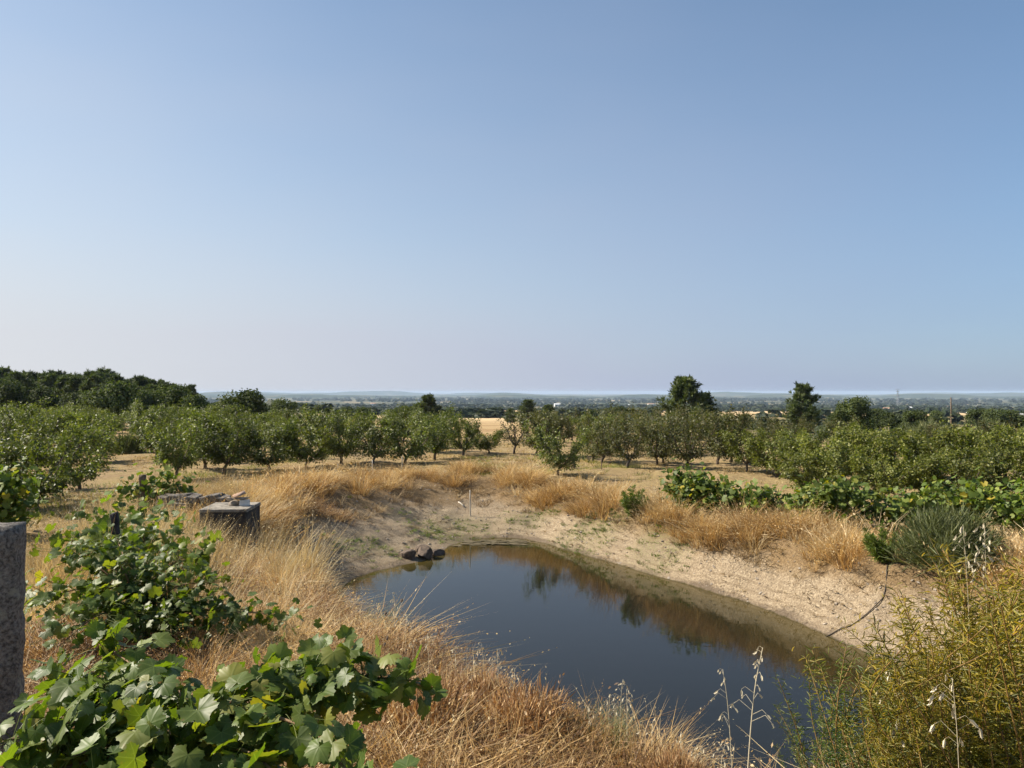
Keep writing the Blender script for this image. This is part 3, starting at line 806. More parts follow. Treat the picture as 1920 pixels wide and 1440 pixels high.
# floating scum at the far end of the pond
mb = MB()
for k in range(60):
    cx, cy = rng.normal(-0.8, 0.8), rng.normal(24.55, 0.35)
    if bank(np.array([cx]), np.array([cy]))[0][0] > -0.15: continue
    n = 14; a_ = np.arange(n) * 2 * math.pi / n
    rr = rng.uniform(0.04, 0.17) * (1 + 0.35 * rng.normal(0, 1, n))
    V = np.stack([cx + np.cos(a_) * rr * 1.6, cy + np.sin(a_) * rr * 0.8, np.full(n, WATER_Z + 0.004 + 0.0004 * k)], -1)
    mb.add(V, [np.arange(n)[None]], rng.uniform())
MAT['scum'] = plain_mat("pond_scum", (0.06, 0.05, 0.025), (0.13, 0.105, 0.06), 8, 0.9, 0.3)
tag(mb.build("pond_scum", MAT['scum']), "pale scum floating at the far end of the pond", "scum", None, "stuff")

#@@OBJECTS@@
# ------------------------------------------------------------------ kits: shared part meshes
def place(name, kit, loc, rz=0.0, s=1.0, label=None, cat=None, group=None):
    e = empty(name, loc, rz, s)
    tag(e, label, cat, group)
    for pn, me in kit:
        obj(pn, me, e)
    return e


def fruit_tree(seed, H, R, nleaf, leaf, mat, trunk_h=0.45, upright=0.6, nlimb=6):
    r = np.random.default_rng(seed)
    w = MB(); cr = MB()
    top = np.array([r.normal(0, 0.06), r.normal(0, 0.06), trunk_h])
    tube(w, [[0, 0, -0.12], [0.01, 0, trunk_h * 0.5], top], [0.085, 0.065, 0.06], 7)
    C, D_ = [], []
    for k in range(nlimb):
        a = 2 * math.pi * k / nlimb + r.normal(0, 0.25)
        d = np.array([math.cos(a), math.sin(a), 0])
        Rk = R * r.uniform(0.45, 0.8); Hk = H * r.uniform(0.62, 0.82)
        L = spline([top - [0, 0, 0.05], top + d * Rk * 0.45 + [0, 0, (Hk - trunk_h) * 0.3], top + d * Rk * 0.8 + [0, 0, (Hk - trunk_h) * 0.65] + r.normal(0, 0.06, 3), d * Rk + [0, 0, Hk] + r.normal(0, 0.08, 3)], 12)
        tube(w, L, np.linspace(0.042, 0.012, len(L)), 5)
        for q_ in range(10):
            i0 = r.integers(2, len(L)); p0 = L[i0]
            low = i0 < 7
            dd = unit(d * r.uniform(0.2, 1.1) * (1.6 if low else 1) + r.normal(0, 0.6, 3) * [1, 1, 0.3] + [0, 0, upright * (0.15 if low else 1) * r.uniform(0.5, 2.0)])
            ln = r.uniform(0.4, 0.85) * H / 2.8
            S = spline([p0, p0 + dd * ln * 0.5 + r.normal(0, 0.04, 3), p0 + dd * ln + r.normal(0, 0.06, 3)], 8)
            tube(w, S[::2], np.linspace(0.012, 0.004, len(S[::2])), 3, cap=False)
            C.append(S); D_.append(np.repeat(dd[None], len(S), 0))
        C.append(L[5:]); D_.append(np.repeat(d[None], len(L) - 5, 0))
    C = np.concatenate(C); D_ = np.concatenate(D_)
    i_ = r.integers(0, len(C), nleaf)
    P = C[i_] + r.normal(0, 0.10, (nleaf, 3))
    P = P[(P[:, 2] > trunk_h * 0.65) & (np.hypot(P[:, 0], P[:, 1]) < R * 1.15)]
    n = len(P); i_ = i_[:n]
    nr = r.normal(0, 0.7, (n, 3)) + [0, 0, 0.7] + 0.5 * unit(P * [1, 1, 0])
    dr = unit(P - [0, 0, H * 0.4]) + r.normal(0, 0.6, (n, 3)) + [0, 0, -0.5]
    cards(cr, P, nr, dr, leaf * r.uniform(0.65, 1.25, n), LEAF4_V * [1.25, 1, 1.2], LEAF4_F, np.clip(r.normal(0.45, 0.25, n), 0, 1))
    return [("trunk", w.mesh("fruit_trunk", MAT['bark'])), ("crown", cr.mesh("fruit_crown", MAT[mat]))]


def blob_tree(seed, H, R, ncard, leaf, mat, low=0.12, nblob=16):
    r = np.random.default_rng(seed)
    w = MB(); cr = MB()
    tube(w, [[0, 0, -0.2], [0.03, 0, H * 0.25], [0, 0.02, H * 0.6]], [0.05 * H, 0.04 * H, 0.015 * H], 7)
    cs = []
    for k in range(nblob):
        a = r.uniform(0, 6.283); rr = R * math.sqrt(r.uniform(0, 1)) * 0.68
        zc = H * r.uniform(low + 0.18, 0.83) - 0.16 * H * (rr / R) ** 2
        cs.append((np.array([math.cos(a) * rr, math.sin(a) * rr, zc]), R * r.uniform(0.26, 0.46)))
        tube(w, [[0, 0, H * 0.25], cs[-1][0] * [0.6, 0.6, 0.8], cs[-1][0]], [0.02 * H, 0.012 * H, 0.004 * H], 4, cap=False)
    k = r.integers(0, nblob, ncard)
    c = np.array([cs[q_][0] for q_ in k]); s_ = np.array([cs[q_][1] for q_ in k])
    d = unit(r.normal(0, 1, (ncard, 3)))
    P = c + d * (s_ * r.uniform(0.55, 1.12, ncard))[:, None] * [1, 1, 0.85]
    P = P[P[:, 2] > H * low]
    n = len(P); d = d[:n]
    cards(cr, P, unit(P - [0, 0, H * 0.45]) + r.normal(0, 0.6, (n, 3)), r.normal(0, 1, (n, 3)), leaf * r.uniform(0.6, 1.3, n), LEAF4_V * [1.7, 1, 1.2], LEAF4_F, r.uniform(0, 1, n))
    return [("trunk", w.mesh("oak_trunk", MAT['bark'])), ("crown", cr.mesh("oak_crown", MAT[mat]))]


def pine_tree(seed, H, R, dense=1.0, low=0.18, round_=0.5, mat='pine', nl=0.50):
    r = np.random.default_rng(seed)
    w = MB(); cr = MB()
    tube(w, [[0, 0, -0.2], [0.04, 0.02, H * 0.5], [0, 0, H * 0.96]], [0.028 * H, 0.018 * H, 0.004 * H], 7)
    P, Dr = [], []
    nw = int(12 * dense)
    for k in range(nw):
        f = low + (0.97 - low) * (k + r.uniform(0, 0.6)) / nw
        g_ = (1 - f) / (1 - low); prof = min(1.0, 1.10 * g_ ** 0.68 + 0.05) * (1 - 0.25 * max(0, g_ - 0.75) / 0.25)
        for b in range(r.integers(4, 7)):
            a = r.uniform(0, 6.283); L = R * prof * r.uniform(0.6, 1.2)
            d = np.array([math.cos(a), math.sin(a), 0])
            p0 = np.array([0, 0, H * f]); B = spline([p0, p0 + d * L * 0.55 + [0, 0, L * 0.12], p0 + d * L + [0, 0, L * r.uniform(0.25, 0.55)]], 6)
            tube(w, B[::2], np.linspace(0.008 * H, 0.002 * H, len(B[::2])), 3, cap=False)
            for q_ in range(3, len(B)):
                for _ in range(2):
                    P.append(B[q_] + r.normal(0, 0.016 * H, 3)); Dr.append(d * 0.8 + [0, 0, 0.9] + r.normal(0, 0.25, 3))
    P.append(np.array([0, 0, H * 0.97])); Dr.append(np.array([0, 0, 1.0]))
    P, Dr = np.array(P), np.array(Dr)
    m = 9
    P = np.repeat(P, m, 0); D2 = np.repeat(unit(Dr), m, 0) + r.normal(0, 0.34, (len(P), 3))
    n = len(P)
    cards(cr, P, r.normal(0, 1, (n, 3)), D2, nl * H / 6 * r.uniform(0.7, 1.25, n), DIA_V * [0.20, 1, 1], DIA_F, np.repeat(r.uniform(0, 1, n // m), m))
    return [("trunk", w.mesh("pine_trunk", MAT['pinebark'])), ("crown", cr.mesh("pine_crown", MAT[mat]))]


def dome(seed, n, H, R, L, wid, lo=0.35):
    """rounded bush of fine upright twigs"""
    r = np.random.default_rng(seed)
    d = unit(r.normal(0, 1, (n, 3))); d[:, 2] = np.abs(d[:, 2])
    lump = 1 + 0.16 * np.sin(d[:, 0] * 5 + 1) * np.sin(d[:, 1] * 6) + 0.1 * np.sin(d[:, 0] * 11 + d[:, 2] * 9)
    P = d * [R, R, H] * (r.uniform(lo, 0.80, n) * lump)[:, None]
    dr = unit(d * [0.75, 0.75, 0.5] + [0, 0, 0.65] + r.normal(0, 0.16, (n, 3)))
    S = np.stack([np.full(n, wid), L * r.uniform(0.6, 1.25, n), np.full(n, wid)], -1)
    return cards(MB(), P, r.normal(0, 1, (n, 3)), dr, S, DIA_V, DIA_F, np.clip(r.normal(0.45, 0.25, n), 0, 1))


def broom(seed, n, H, R, L=0.34, wid=0.012):
    w = MB()
    for k in range(8):
        a = k * 0.8; d = np.array([math.cos(a), math.sin(a), 0])
        tube(w, [[0, 0, -0.06], d * R * 0.3 + [0, 0, H * 0.25], d * R * 0.55 + [0, 0, H * 0.5]], [0.02, 0.014, 0.006], 5)
    return [("stem", w.mesh("broom_stem", MAT['bark'])), ("foliage", dome(seed, n, H, R, L, wid).mesh("broom_foliage", MAT['broom']))]


# ------------------------------------------------------------------ orchard
FT = {'g': [fruit_tree(100 + k, 2.75, 1.55 + 0.1 * (k % 3), 4300 + 350 * k, 0.108, 'orchard', 0.38 + 0.05 * (k % 3), 0.5 + 0.15 * (k % 4), 5 + k % 3) for k in range(6)],
      'y': [fruit_tree(120 + k, 2.35, 1.8, 4600, 0.12, 'orchard2', 0.42, 0.4) for k in range(4)],
      'b': [fruit_tree(140 + k, 2.75, 1.4 + 0.12 * (k % 3), 3500 + 400 * k, 0.10, 'orchard3', 0.40, 0.7 + 0.15 * k, 5 + k % 3) for k in range(5)],
      's': [fruit_tree(160, 2.3, 1.1, 900, 0.10, 'orchard3', 0.5, 0.7)]}
CNT = [0]


def orchard_tree(px, D, kind, s, label, group, hs=1.0):
    kits = FT[kind]; CNT[0] += 1
    kit = kits[CNT[0] % len(kits)]
    x = (px - 960) / F * D
    return place("fruit_tree", kit, (x, D, hz(x, D) - 0.02), rng.uniform(0, 6.28), (s * rng.uniform(0.88, 1.1), s * rng.uniform(0.88, 1.1), s * hs * rng.uniform(0.9, 1.08)), label, "tree", group)


G1 = "fruit trees in the front row of the orchard"
front = [(385, 33.5, 'g', .95), (420, 31.6, 'g', 1.0), (505, 32.7, 'g', .95), (575, 33.8, 'y', 1.0), (640, 36, 'g', .95), (700, 36, 'g', .95), (760, 36.3, 'g', 1.02), (815, 38.5, 'g', 1.0),
         (868, 41, 'g', .85), (917, 43, 'y', .72), (964, 43, 's', 1.0), (1006, 42.0, 'b', .95), (1046, 31.8, 'g', .92), (1112, 39.5, 'b', 1.0), (1176, 35.5, 'b', .97), (1232, 37.5, 'b', .95), (1288, 35.2, 'b', 1.08),
         (1345, 37.5, 'b', 1.0), (1400, 33.5, 'y', .80), (1457, 32.3, 'y', .78), (1508, 33.8, 'g', .78), (1562, 30.0, 'y', .97), (1630, 31.0, 'y', .97), (1695, 29.5, 'y', .97), (1760, 31.0, 'y', .95), (1825, 29.0, 'y', .97), (1885, 30.5, 'y', .97), (1945, 29.0, 'y', 1.0)]
ORD = ["first", "second", "third", "fourth", "fifth", "sixth", "seventh", "eighth", "ninth", "tenth", "eleventh", "twelfth", "thirteenth", "fourteenth", "fifteenth", "sixteenth", "seventeenth", "eighteenth", "nineteenth", "twentieth"]
special = {917: "low yellow-green fruit tree at the gap in the middle of the orchard", 964: "sparse half-bare fruit tree with thin trunk beside the orchard gap",
           1046: "dense dark green fruit tree standing forward right behind the pond", 1288: "broad bushy bronze-green fruit tree left of the dark vine mound"}
nl_, nr_ = 0, 0
ordw = lambda k: ORD[k - 1] if k <= 20 else 'twenty-' + ORD[k - 21] if k < 30 else 'thirty-' + ORD[k - 31]
for (px, D, k, s) in front:
    if px in special: lb = special[px]
    elif px < 960:
        lb = "green fruit tree, %s from the left in the front row behind pond" % ORD[nl_]; nl_ += 1
    else:
        lb = "%s fruit tree, %s to the right of the orchard gap in front row" % ({'b': 'bronze-green', 'y': 'yellow-green', 'g': 'green'}[k], ORD[nr_]); nr_ += 1
    orchard_tree(px, D, k, s, lb, G1)
for (px, D, k, s, lb) in [(70, 20.5, 'g', .86, "tall green fruit tree with forked dark trunk at the left edge by the track"),
                          (15, 22.5, 'g', .9, "green fruit tree cut by the left frame edge beside the track"),
                          (150, 26.0, 'g', .84, "round dark green fruit tree standing at the left bend of the track"),
                          (330, 29.5, 'g', .9, "green fruit tree right of the grassy lane, nearest to the stone wall"),
                          (100, 33.0, 'y', 1.0, "lighter green fruit tree behind the ones at left track"),
                          (25, 36.0, 'g', 1.05, "green fruit tree at the far left behind the track trees")]:
    orchard_tree(px, D, k, s, lb, "fruit trees beside the left track")
for k, (px, D, s, lb) in enumerate([(1505, 27.5, .72, "low yellow-green fruit tree right behind the reddish-leaved vine"), (1580, 26.5, .78, "yellow-green fruit tree right behind the tall hanging vine"), (1655, 25.5, .74, "low yellow-green fruit tree behind the low vine right of the hanging vine"),
                                 (1730, 26.0, .80, "yellow-green fruit tree above the left side of the large broom"), (1805, 25.0, .76, "yellow-green fruit tree above the right side of the large broom"), (1880, 25.5, .80, "yellow-green fruit tree at right edge just behind the vines")]):
    orchard_tree(px, D, 'y', s, lb, "fruit trees close behind the right vines")
# rows behind
row = 0
for D in (38.5, 43, 47.5, 52, 57, 62, 68, 75, 83):
    rank = {}
    pxs = np.arange(-70 + (row % 2) * 30, 2000, F * 3.2 / D)
    for px in pxs:
        px = px + rng.normal(0, 5); Dd = D + rng.normal(0, 0.5)
        if 205 < px < 275 and D < 60: continue                       # lane on the left
        if 880 < px < 1000 and D < 48: continue
        if 850 < px < 1010: continue                                 # field seen through the gap
        if px > 1440 and D > 50: continue
        if 560 < px < 850 and D > 60: continue
        if px > 1000 and D > 70: continue
        if px < 420 and D < 42 and px > 275: pass
        if rng.uniform() < 0.07 and px < 1420: continue
        side = 'left' if px < 900 else 'right'
        if px > 1420: kind = 'y' if rng.uniform() < 0.6 else 'b'
        elif px > 960: kind = 'b' if rng.uniform() < 0.75 else 'g'
        else: kind = 'g' if rng.uniform() < 0.75 else 'y'
        s = rng.uniform(0.78, 1.06) * (0.80 if px > 1420 else 1.0) * (1.12 if (px < 430 and D > 50) else 1.0)
        rank[side] = rank.get(side, 0) + 1
        if row < 3: lb = "fruit tree %s from the left in the %s row of the %s orchard half" % (ordw(rank[side]), ordw(row + 2), side)
        else: lb = "fruit tree mostly hidden in the rear rows of the %s orchard half" % side
        orchard_tree(px, Dd, kind, s, lb, "rear orchard trees on the %s" % side)
    row += 1

# ------------------------------------------------------------------ background trees
OAK = [blob_tree(200 + k, 4.6, 2.5, 5200, 0.22, 'oak') for k in range(3)]
PINE = [pine_tree(220 + k, 6.0, 2.35, 1.5, 0.10) for k in range(2)]
WPINE = [pine_tree(230 + k, 7.0, 1.75 + 0.25 * k, 0.9, 0.3 + 0.08 * k, 0.7) for k in range(3)]


def bg_tree(kit, px, D, H0, top_y, name, label, cat="tree", wid=1.0, group=None):
    """tree whose top reaches the height seen at top_y"""
    x = (px - 960) / F * D; z = hz(x, D)
    H = CAM_Z - (top_y - 735) / F * D - z
    s = H / H0
    return place(name, kit, (x, D, z - 0.05), rng.uniform(0, 6.28), (s * wid, s * wid, s), label, cat, group)


bg_tree(PINE[0], 1284, 75, 6.0, 708, "pine_tree", "tall dark pine standing above the orchard right of centre", wid=1.0)
bg_tree(PINE[1], 1318, 80, 6.0, 738, "pine_tree", "smaller pine at the right foot of the tall dark pine", wid=1.1)
bg_tree(PINE[1], 1505, 85, 6.0, 721, "pine_tree", "dark round-headed pine between the tall pine and the dome oak", wid=0.95)
bg_tree(OAK[0], 1602, 85, 4.6, 741, "oak_tree", "dome-shaped dark oak left of the power pylon", wid=1.0)
bg_tree(OAK[1], 1578, 92, 4.6, 752, "oak_tree", "paler olive tree touching the left of the dome oak", wid=0.9)
bg_tree(OAK[0], 455, 72, 4.6, 727, "oak_tree", "largest dark round oak at the right end of the left wood", wid=1.15)
bg_tree(OAK[2], 490, 76, 4.6, 748, "oak_tree", "low oak at the right foot of the largest round oak", wid=1.0)
bg_tree(OAK[1], 378, 88, 4.6, 733, "oak_tree", "dark oak left of the largest round oak", wid=1.0)
bg_tree(OAK[2], 537, 90, 4.6, 745, "oak_tree", "small lone round oak right of the largest oak", wid=1.0)
for (px, D, ty, lb) in [(617, 108, 765, "tiny dark conifer left of the pair of field oaks"), (643, 108, 760, "left one of two small oaks before the pale field"), (684, 108, 761, "right one of two small oaks before the pale field"),
                        (728, 100, 765, "leftmost oak in the clump under the dark field pine"), (752, 98, 758, "middle oak in the clump under the dark field pine"), (778, 96, 752, "tallest oak in the clump left of the dark field pine"),
                        (958, 150, 766, "small oak left of the conifer at centre horizon"), (1028, 150, 759, "bushy oak right of the conifer at centre horizon"), (1158, 130, 760, "small rounded oak above the orchard midway to the tall pine"), (1105, 140, 765, "low oak above the middle of the right orchard"),
                        (1644, 115, 764, "small dark oak right of the dome oak"), (1672, 105, 770, "very small oak under the pylon"), (1712, 100, 767, "squat oak right of the pylon foot"), (1832, 130, 763, "small dark pointed oak left of the grey willows"), (1868, 120, 764, "grey-green willow clump near right edge"), (1905, 120, 767, "low oak at the right edge of the valley"), (1760, 170, 768, "distant low oak behind the broom at right")]:
    kit = PINE[0] if "conifer" in lb else OAK[int(px) % 3]
    bg_tree(kit, px, D, 6.0 if "conifer" in lb else 4.6, ty, "pine_tree" if "conifer" in lb else "oak_tree", lb, wid=1.15)
bg_tree(PINE[1], 803, 95, 6.0, 741, "pine_tree", "dark field pine left of the picture centre", wid=1.1)
bg_tree(PINE[0], 990, 145, 6.0, 750, "pine_tree", "conifer on the horizon at the picture centre", wid=1.15)
# pine wood on the left rise
for k in range(74):
    D = rng.uniform(108, 165); px = rng.uniform(-60, 360)
    ty = np.interp(px, [-60, 60, 180, 250, 330, 370], [694, 694, 694, 702, 716, 732]) + rng.normal(8, 6) + (8 if D < 125 else 0)
    bg_tree(WPINE[k % 3], px, D, 7.0, ty, "pine_tree", "dark pine in the dense wood on the left skyline", wid=1.0, group="pines of the left wood")
for k, (px, D, ty, lb) in enumerate([(10, 88, 712, "dark oak at the left edge before the pine wood"), (80, 92, 717, "broad dark oak before the pine wood, second from left edge"), (150, 88, 732, "lower olive oak before the pine wood"), (212, 84, 712, "tall pale olive oak in the middle of the left wood edge"),
                                  (178, 90, 735, "small oak between two larger ones at the wood edge"), (262, 92, 728, "oak right of the tall pale oak at the wood edge"), (320, 94, 718, "round dark oak near the right end of the pine wood"), (115, 95, 738, "smallest round oak at the pine wood edge")]):
    bg_tree(OAK[k % 3], px, D, 4.6, ty, "oak_tree", lb, wid=1.1)

# far woods as one mass
fw = []
for k in range(5):
    r = np.random.default_rng(300 + k); t = MB(); n = 22
    d = unit(r.normal(0, 1, (n, 3))); d[:, 2] = np.abs(d[:, 2])
    P = d * [0.5, 0.5, 0.85] * r.uniform(0.75, 1.1, (n, 1)) + [0, 0, 0.05]
    cards(t, P, d + r.normal(0, 0.4, (n, 3)), r.normal(0, 1, (n, 3)), r.uniform(0.48, 0.8, n), DIA_V * [0.9, 1, 1] - [0, 0.5, 0], DIA_F, r.uniform(0, 1, n)); t.mat = 'farwood'
    fw.append(t)
tuft_set("far_tree", fw)
n = 20000
rr = np.exp(rng.uniform(math.log(190), math.log(6500), n)); aa = rng.uniform(-0.72, 0.72, n)
x, y = rr * np.sin(aa), rr * np.cos(aa)
mk = fbm(x / 120 + 3, y / 260, 401, 3)
den = np.where(rr < 420, sstep(0.55, 0.65, mk) * 0.10, np.where(rr < 1100, sstep(0.60, 0.66, mk) * 0.25, sstep(0.40, 0.52, fbm(x / 500, y / 700, 407, 3))))
strip = (np.abs(rr - 400 - 60 * np.sin(aa * 9)) < 28) & (aa > -0.09) & (aa < 0.24)
den = np.where(strip, 0.9, den)
den = np.where((np.abs(aa) < 0.09) & (rr < 330), 0, den)
kx = (rng.uniform(0, 1, n) < den)
x, y, rr = x[kx], y[kx], rr[kx]
S = rng.uniform(3.0, 6.0, len(x)) * np.where(rr > 1500, 1.7, 1) * np.where(rr > 3500, 1.6, 1)
scatter("far_woods", "far_tree", np.stack([x, y, height(x, y) - 0.4], -1), np.stack([S * 1.5, S * 1.5, S], -1), "distant dark woods and hedges spread across the valley", "woods", 0.0)
xr = rng.uniform(12, 150, 900); yr = rng.uniform(72, 230, 900)
kx = (xr / yr < 0.75) & (rng.uniform(0, 1, 900) < sstep(0.42, 0.58, fbm(xr / 14, yr / 22, 431, 2)))
xr, yr = xr[kx], yr[kx]
scatter("low_scrub", "far_tree", np.stack([xr, yr, height(xr, yr) - 0.1], -1), np.stack([rng.uniform(1.0, 2.6, len(xr))] * 2 + [rng.uniform(0.6, 1.5, len(xr))], -1), "low green scrub behind the right half of the orchard", "scrub", 0.0)
print("far trees", len(x), "orchard", CNT[0])

# ------------------------------------------------------------------ far buildings and pylon
def box(mb, x0, x1, y0, y1, z0, z1):
    V = np.array([[x, y, z] for z in (z0, z1) for x, y in ((x0, y0), (x1, y0), (x1, y1), (x0, y1))], float)
    mb.add(V, [np.array([[3, 2, 1, 0], [4, 5, 6, 7], [0, 1, 5, 4], [1, 2, 6, 5], [2, 3, 7, 6], [3, 0, 4, 7]])])
    return mb


def building(px, D, w, d, h, mat_r, label, name="farm_building"):
    x = (px - 960) / F * D
    e = empty(name, (x, D, hz(x, D) - 0.5), rng.uniform(-0.3, 0.3))
    tag(e, label, "building", "white farm buildings far in the valley")
    box(MB(), -w / 2, w / 2, -d / 2, d / 2, 0, h).build("wall", MAT['plaster'], e, False)
    V = np.array([[-w / 2 - .3, -d / 2 - .3, h], [w / 2 + .3, -d / 2 - .3, h], [w / 2 + .3, d / 2 + .3, h], [-w / 2 - .3, d / 2 + .3, h], [-w / 2 - .3, 0, h + d * 0.22], [w / 2 + .3, 0, h + d * 0.22]])
    MB().add(V, [np.array([[0, 1, 5, 4], [2, 3, 4, 5]]), np.array([[0, 4, 3], [1, 2, 5]])]).build("roof", MAT[mat_r], e, False)
    for q_ in (-0.25, 0.05, 0.3):
        box(MB(), w * q_ - 0.5, w * q_ + 0.5, -d / 2 - 0.06, -d / 2 + 0.02, h * 0.3, h * 0.7).build("window", MAT['blackpost'], e, False)


for a_ in [(1702, 1500, 15, 10, 4, 'sheet', "bright white barn right of the pylon foot"), (1662, 1350, 10, 8, 4, 'roof', "small white house left of the pylon foot"), (1676, 1280, 9, 8, 4, 'roof', "small white house just below the pylon"),
           (1757, 900, 13, 6, 2.0, 'sheet', "long low white shed right of the white barn"), (1820, 900, 8, 5, 2.2, 'sheet', "white shed right of the long low shed"), (1905, 800, 14, 6, 2.2, 'sheet', "long white shed at the right frame edge"),
           (1773, 1900, 10, 8, 6, 'roof', "small white house high behind the long low shed"), (1845, 2100, 16, 10, 6, 'roof', "white house cluster on slope near right"), (1880, 2200, 22, 10, 6, 'roof', "wide pale house on slope at far right"),
           (1045, 2300, 18, 12, 7, 'sheet', "tiny white building right of the centre conifer"), (860, 560, 12, 8, 3.5, 'roof', "pale farmhouse left of the centre between field trees"), (880, 600, 8, 6, 3, 'sheet', "small pale outbuilding beside the centre farmhouse"), (848, 620, 7, 6, 3, 'roof', "small house left of the centre farmhouse"),
           (700, 2600, 18, 10, 7, 'roof', "white speck of a house behind the field oaks"), (1220, 2600, 20, 10, 7, 'roof', "white house on the valley slope left of the tall pine"), (1180, 2500, 16, 10, 6, 'sheet', "pale shed on the valley slope midway to tall pine")]:
    building(*a_)


def pylon(px, D, H):
    x = (px - 960) / F * D
    e = empty("power_pylon", (x, D, hz(x, D) - 1), 0.35)
    tag(e, "grey lattice power pylon rising above the right horizon", "pylon")
    b = 0.11 * H / 2; wv = lambda z: b * (1 - z / H) ** 1.4 + 0.5
    lv = np.linspace(0, H * 0.94, 9)
    m = MB()
    for sx, sy in ((1, 1), (1, -1), (-1, -1), (-1, 1)):
        tube(MB(), [[sx * wv(z), sy * wv(z), z] for z in lv], 0.28, 4).build("leg", MAT['steel'], e, False)
    m = MB()
    for z0, z1 in zip(lv[:-1], lv[1:]):
        for s_ in (1, -1):
            tube(m, [[-wv(z0), s_ * wv(z0), z0], [wv(z1), s_ * wv(z1), z1]], 0.14, 3); tube(m, [[wv(z0), s_ * wv(z0), z0], [-wv(z1), s_ * wv(z1), z1]], 0.14, 3)
            tube(m, [[s_ * wv(z0), -wv(z0), z0], [s_ * wv(z1), wv(z1), z1]], 0.14, 3)
    m.build("bracing", MAT['steel'], e, False)
    for z, L in ((H * 0.97, 5.5), (H * 0.86, 4.5), (H * 0.66, 7.5)):
        m = MB()
        for s_ in (1, -1):
            tube(m, [[-L, 0, z], [0, s_ * 0.6, z + 0.9], [L, 0, z]], 0.22, 4); tube(m, [[-L, 0, z], [0, s_ * 0.6, z - 0.2], [L, 0, z]], 0.22, 4)
        m.build("crossarm", MAT['steel'], e, False)


pylon(1683, 1517, 42)

# ------------------------------------------------------------------ shrubs
BROOM = broom(1, 9000, 1.12, 0.98, 0.34, 0.013)
BROOMS = broom(2, 2600, 1.0, 0.8, 0.34, 0.026)
def shrub(name, kit, px, D, s, label, cat="shrub", hs=1.0, z=None):
    x = (px - 960) / F * D
    return place(name, kit, (x, D, hz(x, D) - 0.02), rng.uniform(0, 6.28), (s, s, s * hs), label, cat)


shrub("broom_shrub", BROOM, 1778, 15.4, 1.12, "large grey-green broom shrub on the right bank", hs=0.98)
for (px, D, s, lb) in [(1742, 58, 1.9, "olive broom bush behind the right orchard, left of orange grass"), (1860, 52, 1.9, "green broom bush behind the right orchard, right of orange grass"), (1908, 48, 1.5, "pale broom bush at the right edge behind orchard"),
                       (1700, 62, 1.5, "small broom bush behind the right orchard below the oak"), (241, 43, 1.25, "bright green rounded broom bush on the grassy lane")]:
    shrub("broom_shrub", BROOMS, px, D, s, lb)
P = sample(60, 33, 40, 54, 60, lambda x, y, w, l, t: np.ones(len(x)))
scatter("bunch_grass", "orange_tuft", P, rng.uniform(1.8, 2.8, len(P)), "mound of orange grass between the broom bushes behind orchard", "grass", 0.2)

HEATH = [[("foliage", dome(30 + k, 3000, 0.30, 0.30, 0.10, 0.006).mesh("heath_foliage", MAT['brown']))] for k in range(2)]
for k, (px, D, s_, lb) in enumerate([(900, 4.55, 1.0, "brown dead heath cushion on the near bank below the vine arm tip"), (985, 4.05, 1.15, "dark brown heath cushion left of the green rush tuft"), (1055, 4.1, 0.8, "small brown heath cushion touching the green rush tuft"), (800, 4.0, 1.2, "wide brown heath cushion at bottom centre left"), (1265, 3.45, 0.7, "low brown heath cushion right of the green rush tuft"), (1375, 3.2, 0.7, "brown heath cushion at the foot of the tallest oat")]):
    shrub("heath_cushion", HEATH[k % 2], px, D, s_, lb, "dry bush")
fine_b = blades(1500, 0.12, 0.34, 0.0028, 0.11, 0.4, 0.12, 'broom', "b")
FB = [("foliage", fine_b.mesh("fine_foliage", MAT['broom']))]
shrub("rush_tuft", FB, 1115, 4.05, 1.0, "fine green rush tuft on the near bank before the water", "plant")
dead = MB()
tb_ = blades(900, 0.15, 0.5, 0.004, 0.28, 0.7, 0.4, 'litter', "b", 0.6)
tt_ = blades(700, 0.3, 0.62, 0.005, 0.25, 0.45, 0.15, 'broom', "b")
SB = [("dead_stem", tb_.mesh("dead_stem", MAT['litter'])), ("foliage", tt_.mesh("shrub_foliage", MAT['broom']))]
shrub("bank_shrub", SB, 655, 9.7, 1.45, "grey-green shrub with dead brown underside on left pond bank")
shrub("bank_shrub", SB, 596, 10.8, 0.8, "smaller dry shrub left of the grey-green bank shrub")


def seedling(seed, H, px, D, label):
    r = np.random.default_rng(seed)
    x = (px - 960) / F * D
    e = empty("pine_seedling", (x, D, hz(x, D) - 0.02)); tag(e, label, "young pine")
    w = MB(); cr = MB(); P, Dr = [], []
    tips = [np.array([0, 0, H])] + [np.array([math.cos(a) * H * 0.42 * r.uniform(.7, 1.1), math.sin(a) * H * 0.42 * r.uniform(.7, 1.1), H * r.uniform(0.35, 0.85)]) for a in np.arange(16) * 0.72]
    for t_ in tips:
        B = spline([[0, 0, 0.02], t_ * [0.45, 0.45, 0.4], t_], 8)
        tube(w, B, np.linspace(0.014, 0.005, len(B)), 4)
        for q_ in range(2, len(B)):
            for _ in range(26):
                P.append(B[q_] + r.normal(0, 0.012, 3)); Dr.append(unit(t_ + [0, 0, 0.3]) + r.normal(0, 0.5, 3))
    w.build("stem", MAT['pinebark'], e)
    P, Dr = np.array(P), np.array(Dr); n = len(P)
    cards(cr, P, r.normal(0, 1, (n, 3)), Dr, H * 0.16 * r.uniform(.7, 1.2, n), DIA_V * [0.10, 1, 1], DIA_F, r.uniform(0, 1, n))
    cr.build("crown", MAT['seedling'], e)


seedling(1, 0.88, 1187, 22.6, "small bright green pine seedling on the right bank above the water")
seedling(2, 0.80, 1652, 16.0, "yellowish pine seedling left of the large broom shrub")

